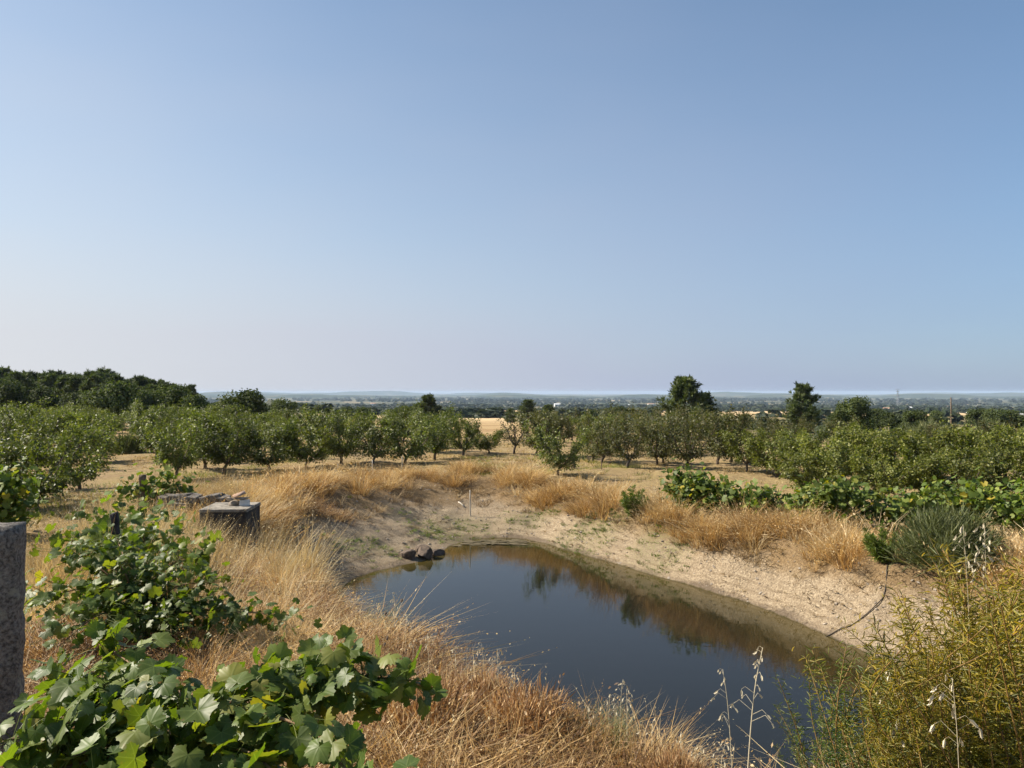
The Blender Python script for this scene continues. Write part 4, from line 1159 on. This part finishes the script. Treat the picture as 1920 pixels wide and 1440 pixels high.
# ------------------------------------------------------------------ vines
def grape_leaf(seed):
    r = np.random.default_rng(seed)
    n = 40
    th = np.linspace(-math.radians(152), math.radians(152), n)
    lob = np.abs(np.mod(th + math.radians(27.5), math.radians(55)) - math.radians(27.5)) / math.radians(27.5)      # 0 on a lobe, 1 in a sinus
    base = np.interp(np.abs(th), np.radians([0, 55, 110, 152]), [0.60, 0.57, 0.50, 0.40])
    rad = base * (1 - 0.22 * lob ** 1.4) * (1 + 0.05 * np.where(np.arange(n) % 2 == 0, 1, -1)) * (1 + r.normal(0, 0.02, n))
    x, y = np.sin(th) * rad, np.cos(th) * rad
    fold = r.uniform(0.0, 0.28); cup = r.uniform(-0.75, 0.3); wob = np.convolve(r.normal(0, 0.035, n + 4), np.ones(5) / 5, 'valid')
    z = fold * np.abs(x) + cup * (x * x + y * y) + wob
    ri = rad * 0.5; xi, yi = np.sin(th) * ri, np.cos(th) * ri
    zi = fold * np.abs(xi) + cup * (xi * xi + yi * yi) + wob * 0.3
    sel = np.arange(0, n, 2); m = len(sel)
    V = np.concatenate([[[0, 0, 0]], np.stack([xi, yi, zi], -1)[sel], np.stack([x, y, z], -1)])
    f = []
    for a in range(m - 1):
        f.append([0, 1 + a + 1, 1 + a])
        o0 = 1 + m + 2 * a
        f += [[1 + a, o0 + 1, o0], [1 + a, 1 + a + 1, o0 + 1], [1 + a + 1, o0 + 2, o0 + 1]]
    f += [[1 + m - 1, 1 + m + n - 1, 1 + m + n - 2]]
    return V, np.array(f)


GL = [grape_leaf(500 + k) for k in range(7)]
GLS = []
for k in range(4):
    th = np.linspace(-2.5, 2.5, 12); r_ = np.random.default_rng(540 + k)
    rd = np.interp(np.abs(th), [0, 0.95, 1.9, 2.5], [0.60, 0.56, 0.5, 0.4]) * (1 + 0.08 * np.where(np.arange(12) % 2 == 0, 1, -1)); xx, yy = np.sin(th) * rd, np.cos(th) * rd
    V = np.concatenate([[[0, 0, 0]], np.stack([xx, yy, r_.uniform(0, 0.3) * np.abs(xx) + r_.uniform(-0.7, 0.2) * (xx * xx + yy * yy)], -1)])
    GLS.append((V, np.array([[0, a + 2, a + 1] for a in range(11)])))
GLM = []
for V, f in GL:
    GLM.append(MB().add(V, [f], 0.5, V[:, :2]).mesh("grape_leaf", MAT['vine']))


def vine(base, canes, nparts, nfill, leaf, label, spread=0.12, mat='vine', head=0.35, group="grape vines of the left row", up=0.75, fillmat=None):
    x0, y0 = base; z0 = hz(x0, y0)
    e = empty("grape_vine", (x0, y0, z0)); tag(e, label, "vine", group)
    h0 = np.array([0.02, 0.0, head])
    m = MB(); tube(m, spline([[0, 0, -0.08], [0.03, 0.02, head * 0.4], [-0.02, 0.01, head * 0.75], h0], 9), np.linspace(0.042, 0.028, 10)[:10], 7) if False else None
    tp = spline([[0, 0, -0.08], [0.03, 0.02, head * 0.4], [-0.02, 0.01, head * 0.75], h0], 9)
    tube(m, tp, np.linspace(0.042, 0.028, len(tp)), 7)
    m.build("trunk", MAT['wood'], e)
    pts, out = [], []
    for c in canes:
        c = np.asarray(c, float); end = c - [x0, y0, z0]
        mid = (h0 + end) / 2 + [0, 0, 0.04 + 0.06 * np.linalg.norm(end - h0)] + rng.normal(0, 0.04, 3)
        B = spline([h0, mid, end], 14)
        cm = MB(); tube(cm, B, np.linspace(0.009, 0.003, len(B)), 5); cm.build("cane", MAT['cane'], e)
        k = len(B); wts = int(6 * np.linalg.norm(end - h0) / 0.5) + 2
        pts += [B[2:]] * wts; out += [np.repeat(unit(end - h0)[None], k - 2, 0)] * wts
    pts, out = np.concatenate(pts), np.concatenate(out)
    n = nparts + nfill
    i_ = rng.integers(0, len(pts), n)
    off = rng.normal(0, spread, (n, 3)) * [1, 1, 0.75]
    P = pts[i_] + off
    gz_ = height(P[:, 0] + x0, P[:, 1] + y0) - z0
    P[:, 2] = np.maximum(P[:, 2], gz_ + 0.06 + 0.08 * rng.uniform(0, 1, n))
    Nn = unit(rng.normal(0, 0.62, (n, 3)) + np.array([-0.15, -0.30, up]) + unit(off) * 0.35)
    Dn = unit(rng.normal(0, 0.8, (n, 3)) + unit(off) * 0.5 + np.array([0, -0.2, -0.55]))
    S = leaf * np.clip(rng.normal(1.0, 0.24, n), 0.5, 1.5)
    order = np.argsort(-P[:, 2] + rng.normal(0, 0.06, n) + 0.25 * P[:, 1])
    pi, fi = order[:nparts], order[nparts:]
    for k in pi:
        nn, dd = Nn[k], Dn[k]
        Y = unit(dd - nn * np.dot(dd, nn)); X = np.cross(Y, nn)
        M4 = Matrix(((X[0], Y[0], nn[0], P[k][0]), (X[1], Y[1], nn[1], P[k][1]), (X[2], Y[2], nn[2], P[k][2]), (0, 0, 0, 1))) @ Matrix.Scale(S[k], 4)
        o = obj("leaf", GLM[rng.integers(0, len(GLM))], e)
        o.matrix_local = M4
    if len(fi):
        mb = MB()
        LS = GLS if fillmat == 'vinefar' else GL
        grp = rng.integers(0, len(LS), len(fi))
        for g_ in range(len(LS)):
            q_ = fi[grp == g_]
            if len(q_): cards(mb, P[q_], Nn[q_], Dn[q_], S[q_], LS[g_][0], LS[g_][1], np.clip(rng.normal(0.45, 0.25, len(q_)), 0, 1), LS[g_][0][:, :2])
        o = mb.build("foliage", MAT[fillmat or mat], e); o["kind"] = "stuff"
    # petioles and tendrils
    m = MB()
    for k in range(n if nparts else 0):
        tube(m, [pts[i_[k]], (pts[i_[k]] + P[k]) / 2 + [0, 0, 0.01], P[k]], 0.0016, 3, cap=False)
    if nparts:
        o = m.build("petiole", MAT['weed'], e); o["kind"] = "stuff"
    return e


# front vine, filling the lower left
FC = [(-0.66, 2.95, 2.33), (-0.50, 3.0, 2.29), (-0.36, 3.05, 2.26), (-0.95, 2.9, 2.32), (-1.25, 2.9, 2.28), (-1.5, 2.9, 2.28), (-1.75, 3.0, 2.22), (-1.95, 3.2, 2.20), (-1.74, 3.25, 2.34), (-1.75, 2.65, 2.2),
      (-1.45, 2.55, 2.2), (-1.15, 2.6, 2.25), (-0.9, 2.6, 2.22), (-0.45, 2.5, 2.10), (-0.65, 2.45, 2.10), (-1.3, 2.35, 2.14), (-1.75, 2.35, 2.12), (-1.0, 2.75, 2.3)]
vine((-1.2, 2.85), FC, 300, 850, 0.090, "nearest grape vine with large lobed leaves filling the lower left corner", 0.075)
MC = [(-3.9, 6.7, 2.0), (-3.6, 6.5, 2.1), (-3.2, 6.6, 1.95), (-2.8, 6.6, 1.9), (-2.45, 6.5, 1.8), (-3.5, 6.0, 1.7), (-3.0, 5.9, 1.65), (-2.6, 5.9, 1.55), (-3.8, 6.1, 1.75), (-3.3, 5.6, 1.55), (-2.2, 6.3, 1.6), (-1.85, 6.4, 1.55), (-2.9, 7.2, 1.9), (-3.7, 7.2, 2.05)]
vine((-3.1, 6.4), MC, 300, 900, 0.082, "second grape vine, behind the nearest one and right of the granite post", 0.12, head=0.3)
vine((-4.5, 9.4), [(-4.9, 9.4, 1.9), (-4.4, 9.2, 1.85), (-4.0, 9.5, 1.75), (-4.6, 8.8, 1.6), (-5.3, 9.2, 1.65), (-4.2, 8.7, 1.5), (-5.6, 9.6, 1.6)], 150, 200, 0.135, "grape vine growing around the black post", 0.16, head=0.3)
vine((-6.0, 12.2), [(-6.5, 12.0, 1.6), (-5.7, 12.4, 1.5), (-6.2, 11.6, 1.4), (-5.6, 11.7, 1.3)], 0, 170, 0.13, "thin grape vine in the straw between the two posts", 0.18, head=0.3, fillmat='vinefar')
vine((-8.35, 18.2), [(-8.3, 18.2, 1.5), (-8.0, 18.1, 1.35), (-8.7, 18.0, 1.3), (-7.8, 18.4, 1.2), (-8.3, 17.8, 1.05), (-9.1, 18.1, 1.1)], 0, 420, 0.14, "grape vine climbing beside the weathered wooden post", 0.2, head=0.35, fillmat='vinefar')
vine((-10.6, 16.2), [(-10.9, 16.2, 1.75), (-10.4, 16.1, 1.65), (-11.2, 16.4, 1.6), (-10.3, 16.0, 1.3), (-10.9, 15.9, 1.2)], 0, 520, 0.15, "dark leafy vine bush at the left frame edge beside the track", 0.24, head=0.35, fillmat='vinefar')
# right vine row
RV = [((5.05, 22.3), 0.6, 0.95, 800, "dark green vine mound at the left end of the right row"), ((5.95, 22.0), 0.7, 0.85, 800, "second vine from the left end of the right row"), ((7.0, 21.3), 0.6, 0.6, 420, "low vine third from the left in the right row"),
      ((7.9, 20.4), 0.55, 0.65, 420, "vine with reddish leaves fourth from left in right row"), ((8.7, 19.6), 0.8, 1.1, 1000, "tall vine hanging over the orange grass in the right row"), ((9.85, 19.2), 0.6, 0.65, 430, "low vine right of the tall hanging vine"),
      ((10.9, 18.8), 0.8, 1.0, 760, "yellow-flecked vine behind the large broom shrub"), ((12.0, 18.4), 0.8, 1.1, 820, "vine at the right frame edge behind the broom"), ((13.0, 18.0), 0.8, 1.1, 700, "last vine of the right row, cut by the frame")]
for (b, R, H, nf, lb) in RV:
    z0 = hz(*b)
    can = [(b[0] + R * math.cos(a) * q_, b[1] + R * 0.7 * math.sin(a) * q_, z0 + H * h) for a, q_, h in zip(rng.uniform(0, 6.28, 11), rng.uniform(0.5, 1.25, 11), rng.uniform(0.40, 1.30, 11))]
    vine(b, can, 0, int(nf * 1.3), 0.135, lb, 0.21, head=0.35, group="grape vines of the right row", fillmat='vinefar')

# ------------------------------------------------------------------ posts, stakes
def rough_post(name, px, D, w, d, ztop, mat, label, rz=0.0, tilt=(0, 0), cat="post", jit=0.008, nz=14):
    x = (px - 960) / F * D; z0 = hz(x, D)
    e = empty(name, (x, D, z0), rz); tag(e, label, cat)
    e.rotation_euler = (tilt[0], tilt[1], rz)
    H = ztop - z0
    r = np.random.default_rng(int(px + 7))
    prof = []
    c = 0.22
    ring = np.array([[-1, -1 + c], [-1 + c, -1], [0, -1], [1 - c, -1], [1, -1 + c], [1, 0], [1, 1 - c], [1 - c, 1], [0, 1], [-1 + c, 1], [-1, 1 - c], [-1, 0]]) * [w / 2, d / 2]
    k = len(ring); zs_ = np.linspace(-0.12, H, nz)
    V = np.concatenate([np.concatenate([ring * (1 if z < H - 0.001 else 0.88) + r.normal(0, jit, (k, 2)), np.full((k, 1), z) + r.normal(0, jit, (k, 1)) * (z > 0)], 1) for z in zs_] + [[[0, 0, H + jit]]])
    i, j = np.meshgrid(np.arange(nz - 1), np.arange(k), indexing='ij')
    q = np.stack([i * k + j, i * k + (j + 1) % k, (i + 1) * k + (j + 1) % k, (i + 1) * k + j], -1).reshape(-1, 4)
    t = np.array([[(nz - 1) * k + a, (nz - 1) * k + (a + 1) % k, nz * k] for a in range(k)])
    MB().add(V, [q, t]).build("shaft", MAT[mat], e, smooth=True)
    return e


rough_post("granite_post", 2, 3.85, 0.175, 0.18, 2.74, 'granite', "rough granite vine post at the left frame edge", 0.30, (0, 0.01), nz=26, jit=0.006)
rough_post("wooden_post", 268, 18.0, 0.15, 0.13, 1.46, 'wood', "weathered brown wooden post beside the far left vine", 0.2)
rough_post("black_post", 234, 9.0, 0.075, 0.075, 2.0, 'blackpost', "short black tilted post among the left vines", 0.1, (0.05, -0.09))
rough_post("wooden_post", 1076, 34.5, 0.10, 0.10, 1.0, 'wood', "thin dark wooden post right of the forward fruit tree", 0)
rough_post("wooden_post", 1783, 70, 0.07, 0.07, 2.9, 'wood', "tall thin pole behind the right orchard beside orange grass", 0)
for (px, D, zt, lb) in [(699, 30.5, 0.72, "pale thin stake in the grass at far left pond rim"), (754, 34.0, 0.6, "pale stake before the orchard behind the pond"), (633, 32.5, 0.25, "short pale stake left of other orchard stakes"), (882, 27.0, 0.30, "tall thin white stake standing on the far pond bank"), (1128, 34.0, 0.5, "leafy stake stump in the grass right of the forward tree")]:
    rough_post("thin_stake", px, D, 0.035, 0.035, hz((px - 960) / F * D, D) + (0.9 if px == 882 else max(zt, 0.3)), 'stake' if px != 1128 else 'wood', lb, 0, (0, rng.normal(0, 0.03)), "stake", 0.002, 5)

# ------------------------------------------------------------------ concrete tank, rubble, rocks
tx, ty = -5.86, 16.05
tz = hz(tx, ty) - 0.6
e = empty("concrete_tank", (tx, ty, 0), 0.06); tag(e, "small concrete water tank with pale top on the left bank", "water tank")
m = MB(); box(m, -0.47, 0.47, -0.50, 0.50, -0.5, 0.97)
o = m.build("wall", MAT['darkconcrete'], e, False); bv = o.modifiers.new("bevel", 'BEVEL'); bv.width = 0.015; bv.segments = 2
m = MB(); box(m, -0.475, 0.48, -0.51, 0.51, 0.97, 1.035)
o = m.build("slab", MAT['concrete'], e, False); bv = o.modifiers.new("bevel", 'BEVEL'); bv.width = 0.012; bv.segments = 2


def rock(name, loc, s, mat, seed, label, rz=0.0, cat="stone", group=None, tilt=(0, 0)):
    o = obj(name, stone_mesh(name, s, mat, seed, 14, 9)); o.location = loc; o.rotation_euler = (tilt[0], tilt[1], rz)
    tag(o, label, cat, group)
    return o


sz = 1.035
m = MB(); box(m, -0.10, 0.10, -0.06, 0.06, 0, 0.12)
o = m.build("building_block", MAT['whiteblock'], None, False); o.location = (-5.57, 16.05, sz); o.rotation_euler = (0, 0, 0.25); bv = o.modifiers.new("bevel", 'BEVEL'); bv.width = 0.006
tag(o, "broken white building block on the concrete tank", "block")
rock("stone", (-5.82, 16.1, sz + 0.05), (0.14, 0.11, 0.07), 'stone', 11, "grey stone left of the white block on the tank")
rock("flat_stone", (-5.64, 16.05, sz + 0.15), (0.19, 0.13, 0.025), 'stone', 12, "flat slate lying on the white block on the tank", 0.3)
m = MB(); th = np.linspace(-1.1, 1.1, 9)
V = np.concatenate([np.stack([np.full(9, xx), np.sin(th) * rr_, np.cos(th) * rr_ - 0.06], -1) for xx in (-0.13, 0.13) for rr_ in (0.09, 0.078)])
q = [[a, a + 1, 18 + a + 1, 18 + a] for a in range(8)] + [[9 + a + 1, 9 + a, 27 + a, 27 + a + 1] for a in range(8)] + [[a + 1, a, 9 + a, 9 + a + 1] for a in range(8)] + [[18 + a, 18 + a + 1, 27 + a + 1, 27 + a] for a in range(8)] + [[0, 18, 27, 9], [8, 17, 35, 26]]
m.add(V, [np.array(q)])
o = m.build("roof_tile", MAT['terracotta'], None); o.location = (-5.68, 16.02, sz + 0.24); o.rotation_euler = (0.15, -0.35, 0.4)
tag(o, "pinkish curved roof tile on top of the stones on the tank", "roof tile")
rock("stone", (-5.86, 16.02, sz + 0.15), (0.09, 0.08, 0.05), 'stone', 13, "small stone under the roof tile on the tank")
# rubble wall behind
e = empty("rubble_wall", (-7.3, 17.6, hz(-7.3, 17.6)), -0.12); tag(e, "low rubble stone wall overgrown by straw behind the tank", "wall")
zt = 1.08 - e.location.z
for rowk in range(4):
    xk = -0.75
    while xk < 0.7:
        wk = rng.uniform(0.16, 0.3)
        sb_ = box(MB(), -wk * 0.48, wk * 0.48, -0.2, 0.2, -zt / 4 * 0.47, zt / 4 * 0.47); sb_.v[0] = sb_.v[0] + rng.normal(0, 0.014, sb_.v[0].shape)
        o = sb_.build("stone", MAT['darkstone'], e, False, (xk + wk / 2, rng.normal(0, 0.03), zt / 4 * (rowk + 0.5) - (0.04 if rowk == 3 and rng.uniform() < 0.4 else 0)))
        bv = o.modifiers.new("bevel", 'BEVEL'); bv.width = 0.022; bv.segments = 2
        o.rotation_euler = (rng.normal(0, 0.03), rng.normal(0, 0.05), rng.normal(0, 0.06)); xk += wk


for k, (x, y, s, lb) in enumerate([(-2.55, 22.25, (0.34, 0.26, 0.24), "largest dark rock at the water edge on the left shore"), (-2.95, 22.0, (0.28, 0.22, 0.20), "dark rock left of the largest shore rock"), (-2.2, 22.75, (0.26, 0.2, 0.15), "dark rock behind the largest shore rock, toward the far shore"), (-2.65, 22.8, (0.24, 0.2, 0.17), "rock standing on the mud above the shore rocks")]):
    rock("rock", (x, y, hz(x, y) + s[2] * 0.35), s, 'deadwood', 40 + k, lb, rng.uniform(0, 6), "rock", "rocks on the left shore")

# hose, dead branches, stick, paper
def drape(pts, n=20, dz=0.02):
    B = spline([(x, y, 0) for x, y in pts], n); B[:, 2] = height(B[:, 0], B[:, 1]) + dz
    return B


B = drape([(6.15, 15.15), (6.5, 15.2), (6.9, 15.1), (7.35, 15.25), (7.72, 15.85)], 26)
tag(tube(MB(), B, 0.010, 6).build("hose", MAT['hose']), "dark thin hose running down the right bank into the water", "hose")
B = drape([(3.15, 26.6), (3.6, 27.3), (4.0, 27.9), (4.4, 28.6)], 12, 0.05)
e = empty("dead_branch", tuple(B[0])); tag(e, "dark dead branch lying in the orange grass behind the pond", "branch")
tube(MB(), B - B[0], np.linspace(0.05, 0.03, len(B)), 6).build("limb", MAT['deadwood'], e)
tube(MB(), np.array([B[5], B[5] + [0.3, 0.1, 0.15], B[5] + [0.5, 0.0, 0.3]]) - B[0], [0.02, 0.014, 0.008], 5).build("twig", MAT['deadwood'], e)
B = drape([(-1.95, 28.1), (-1.75, 27.9)], 4, 0.03)
tag(tube(MB(), B, 0.025, 5).build("stick", MAT['stake']), "short white stick lying on the far bank left of the stake", "stick")
B = drape([(7.0, 17.4), (7.5, 17.2), (7.9, 17.0)], 6, 0.30)
e = None

# ------------------------------------------------------------------ willow bush, lower right
def shoot_kit(seed, L, nleaf, leaf, mat, bend):
    r = np.random.default_rng(seed)
    B = spline([[0, 0, 0], [bend * 0.15, r.normal(0, 0.03), L * 0.35], [bend * 0.5, r.normal(0, 0.05), L * 0.7], [bend, r.normal(0, 0.08), L]], 18)
    w = MB(); tube(w, B, np.linspace(0.0055, 0.0016, len(B)), 5)
    t = np.linspace(0.16, 1.0, nleaf)
    P = np.stack([np.interp(t, np.linspace(0, 1, len(B)), B[:, c]) for c in range(3)], -1)
    # short side twigs
    sd = r.uniform(0, 1, nleaf) < 0.45
    P = P + np.where(sd[:, None], r.normal(0, 0.035, (nleaf, 3)), 0)
    a = np.arange(nleaf) * 2.4 + r.normal(0, 0.4, nleaf)
    D_ = np.stack([np.cos(a), np.sin(a), 0.75 + r.normal(0, 0.35, nleaf)], -1)
    m = MB()
    cards(m, P, r.normal(0, 0.6, (nleaf, 3)) + [0, 0, 0.7], D_, leaf * r.uniform(0.6, 1.2, nleaf) * (1 - 0.35 * t), NARROW_V * [0.62, 1, 1.2], LEAF_F, np.clip(0.25 + 0.5 * t + r.normal(0, 0.2, nleaf), 0, 1))
    return (w.mesh("shoot", MAT['stemw']), m.mesh("shoot_foliage", MAT[mat]))


def willow(name, base, kits, shoots, label):
    x0, y0 = base; z0 = hz(x0, y0)
    e = empty(name, (x0, y0, z0)); tag(e, label, "bush")
    for k, (x, y, s, rz, tl) in enumerate(shoots):
        st, fo = kits[k % len(kits)]
        o = obj("shoot", st, e, (x - x0, y - y0, hz(x, y) - z0 - 0.03)); o.scale = (s, s, s)
        o.rotation_euler = (rng.normal(0, 0.10), tl, rz)
        f = obj("foliage", fo, o); f["kind"] = "stuff"


WK = [shoot_kit(700 + k, 1.0, 230, 0.066, 'willow', rng.uniform(0.05, 0.3)) for k in range(8)]
WG = [shoot_kit(720 + k, 0.9, 180, 0.066, 'willowg', rng.uniform(0.05, 0.25)) for k in range(6)]
S_ = []
for k in range(185):
    px = rng.uniform(1640, 2000); D = rng.uniform(2.7, 4.2)
    x = (px - 960) / F * D
    ty = np.interp(px, [1600, 1700, 1760, 1850, 1920, 2000], [1290, 1215, 1150, 1085, 1050, 1030]) + rng.exponential(150)
    s = (CAM_Z - (ty - 735) / F * D - hz(x, D)) / 0.97
    if s > 0.15: S_.append((x, D, s, rng.uniform(2.2, 4.2), rng.normal(-0.04, 0.10)))
willow("willow_bush", (2.2, 3.2), WK, S_, "yellow-green narrow-leaved willow bush in the lower right corner")
S_ = []
for k in range(80):
    px = rng.uniform(1490, 1700); D = rng.uniform(3.2, 4.6)
    x = (px - 960) / F * D
    ty = np.interp(px, [1480, 1540, 1560, 1600, 1640, 1700], [1370, 1290, 1215, 1215, 1225, 1225]) + rng.exponential(100)
    s = (CAM_Z - (ty - 735) / F * D - hz(x, D)) / 0.88
    if s > 0.12: S_.append((x, D, s, rng.uniform(0, 6.28), rng.normal(0, 0.09)))
willow("willow_bush", (1.75, 3.9), WG, S_, "greener willow bush left of the yellow one, against the water")

# ------------------------------------------------------------------ wild oats
spk = MB()
for a_, op in ((0, 0.18), (2.1, 0.2), (4.2, 0.16)):
    d = np.array([math.cos(a_), math.sin(a_), 0])
    cards(spk, np.zeros((1, 3)), np.array([d]), np.array([[d[0] * op, d[1] * op, 1.0]]), np.array([1.0]), LEAF_V * [0.75, 1, 1.5], LEAF_F, np.array([0.3 + 0.2 * a_ / 2]))
SPK = spk.mesh("spikelet", MAT['oat'])


def oat(px, D, top_y, label, lean=(0.1, 0.0), nsp=12, sp=0.024, thick=0.0016, group="wild oat stalks on the near bank", head=0.45):
    x = (px - 960) / F * D; z0 = hz(x, D)
    H = CAM_Z - (top_y - 735) / F * D - z0
    e = empty("oat_stalk", (x, D, z0)); tag(e, label, "wild oat", group)
    tip = np.array([lean[0] * H, lean[1] * H, H])
    B = spline([[0, 0, -0.03], tip * [0.2, 0.2, 0.4] , tip * [0.55, 0.55, 0.78], tip], 16)
    w = MB(); tube(w, B, np.linspace(thick * 1.3, thick * 0.5, len(B)), 4)
    ends = []
    for k in range(nsp):
        f = 1 - head * (k + rng.uniform(0, 0.5)) / nsp
        p0 = np.array([np.interp(f, np.linspace(0, 1, len(B)), B[:, c]) for c in range(3)])
        a = rng.uniform(0, 6.28); L = sp * rng.uniform(0.6, 2.2) * (0.5 + (1 - f) * 3)
        d = np.array([math.cos(a), math.sin(a), 0])
        p1 = p0 + d * L * 0.7 + [0, 0, L * 0.5]; p2 = p0 + d * L + [0, 0, L * 0.25]
        tube(w, [p0, p1, p2], thick * 0.35, 3, cap=False); ends.append((p2, d))
    w.build("stem", MAT['oat'], e)
    for p2, d in ends:
        o = obj("spikelet", SPK, e, tuple(p2)); s = sp * rng.uniform(0.75, 1.2)
        o.scale = (s, s, s)
        o.rotation_euler = Vector((d[0] * 0.5 + rng.normal(0, 0.3), d[1] * 0.5 + rng.normal(0, 0.3), -1)).to_track_quat('Z', 'Y').to_euler()
    return e


oat(1392, 3.0, 1215, "tallest wild oat stalk rising in front of the dark water", (0.10, 0.02), 16, 0.022, 0.0022)
oat(1375, 3.1, 1255, "wild oat stalk arching left beside the tallest one", (-0.06, 0.02), 10, 0.022)
oat(1822, 3.3, 985, "left pale oat head in front of the large broom shrub", (-0.03, 0.0), 14, 0.025, 0.0012, head=0.22)
oat(1850, 3.3, 985, "right pale oat head in front of the large broom shrub", (-0.01, 0.0), 20, 0.025, 0.0012, head=0.26)
oat(1800, 2.6, 1270, "broad white oat ear in front of the yellow willow", (-0.04, 0.0), 14, 0.032, 0.0014, head=0.4)
oat(1700, 2.9, 1255, "curved oat stalk before the greener willow", (-0.10, 0.0), 12, 0.026, 0.0016)
NEARX = sorted([745, 735, 755, 720, 768, 800, 850, 905, 930, 880, 957, 1000, 1025, 1045, 1100, 1135, 1155, 1170, 1270, 1290, 1215, 1340, 1310])
LEFTX = sorted([585, 600, 560, 545, 620, 480, 140, 165, 200, 130, 330, 400])
for px, D, ty in [(745, 6.3, 1110), (735, 6.6, 1120), (755, 6.0, 1150), (720, 6.4, 1190), (768, 5.8, 1195), (800, 5.5, 1185), (850, 5.0, 1210), (905, 4.7, 1205), (930, 4.6, 1215), (880, 4.9, 1240), (957, 4.4, 1250), (1000, 4.3, 1290), (1025, 4.3, 1310), (1045, 4.2, 1325), (1100, 4.0, 1320), (1135, 4.0, 1300), (1155, 3.95, 1272), (1170, 3.9, 1290), (1270, 3.6, 1370), (1290, 3.6, 1395), (1215, 3.8, 1350), (1340, 3.4, 1385), (1310, 3.5, 1400)]:
    oat(px + 5, D, ty, "thin wild oat stalk, %s from the left along the near water edge" % ordw(NEARX.index(px) + 1), (rng.normal(0.03, 0.06), 0.0), int(rng.integers(6, 12)), 0.020, 0.0013)
for px, D, ty in [(585, 11, 955), (600, 11, 965), (560, 11.5, 985), (545, 12, 1000), (620, 10.5, 1010), (480, 9, 1010), (140, 9, 920), (165, 9.5, 915), (200, 9, 905), (130, 8.5, 940), (330, 8.5, 1000), (400, 8, 1020)]:
    oat(px, D, ty, "thin wild oat stalk, %s from the left in the straw on the left" % ordw(LEFTX.index(px) + 1), (rng.normal(0.02, 0.08), 0.0), int(rng.integers(8, 13)), 0.030, 0.0016, group="wild oat stalks in the left straw")

# dry thistle by the left bank
x, y = at(735, 6.0)[:2]; e = empty("dry_thistle", (x - 0.35, y, hz(x - 0.35, y))); tag(e, "dry branching thistle with round heads leaning over the water", "thistle")
m = MB(); B = spline([[0, 0, 0], [0.15, 0, 0.25], [0.42, 0.05, 0.52]], 10); tube(m, B, np.linspace(0.004, 0.002, len(B)), 5)
hd = [B[-1]]
for f, dx, dz_ in ((4, 0.2, 0.02), (6, 0.16, -0.02), (7, 0.1, 0.12)):
    t_ = B[f] + [dx, 0.03, dz_]; tube(m, [B[f], (B[f] + t_) / 2 + [0, 0, 0.02], t_], 0.0015, 4); hd.append(t_)
m.build("stem", MAT['straw'], e)
for h_ in hd:
    o = obj("flower_head", stone_mesh("thistle_head", (0.014, 0.014, 0.018), 'deadwood', 77, 9, 7), e, tuple(h_))


# ------------------------------------------------------------------ haze
HX, HZ0, HZ1 = 17500, -75, 16
hv = np.array([[x, y, z] for z in (HZ0, HZ1) for x, y in ((-HX, -700), (HX, -700), (HX, HX), (-HX, HX))], float)
mh = bpy.data.materials.new("haze_air"); mh.use_nodes = True
nt = mh.node_tree; nt.nodes.clear()
ho_ = nt.nodes.new("ShaderNodeOutputMaterial"); hv_ = nt.nodes.new("ShaderNodeVolumePrincipled")
hv_.inputs["Color"].default_value = (0.62, 0.79, 1.0, 1); hv_.inputs["Density"].default_value = 6.5e-5
nt.links.new(hv_.outputs[0], ho_.inputs["Volume"])
ho = MB().add(hv, [np.array([[3, 2, 1, 0], [4, 5, 6, 7], [0, 1, 5, 4], [1, 2, 6, 5], [2, 3, 7, 6], [3, 0, 4, 7]])]).build("haze", mh, smooth=False)
tag(ho, "thin summer haze over the valley", None, None, "stuff")
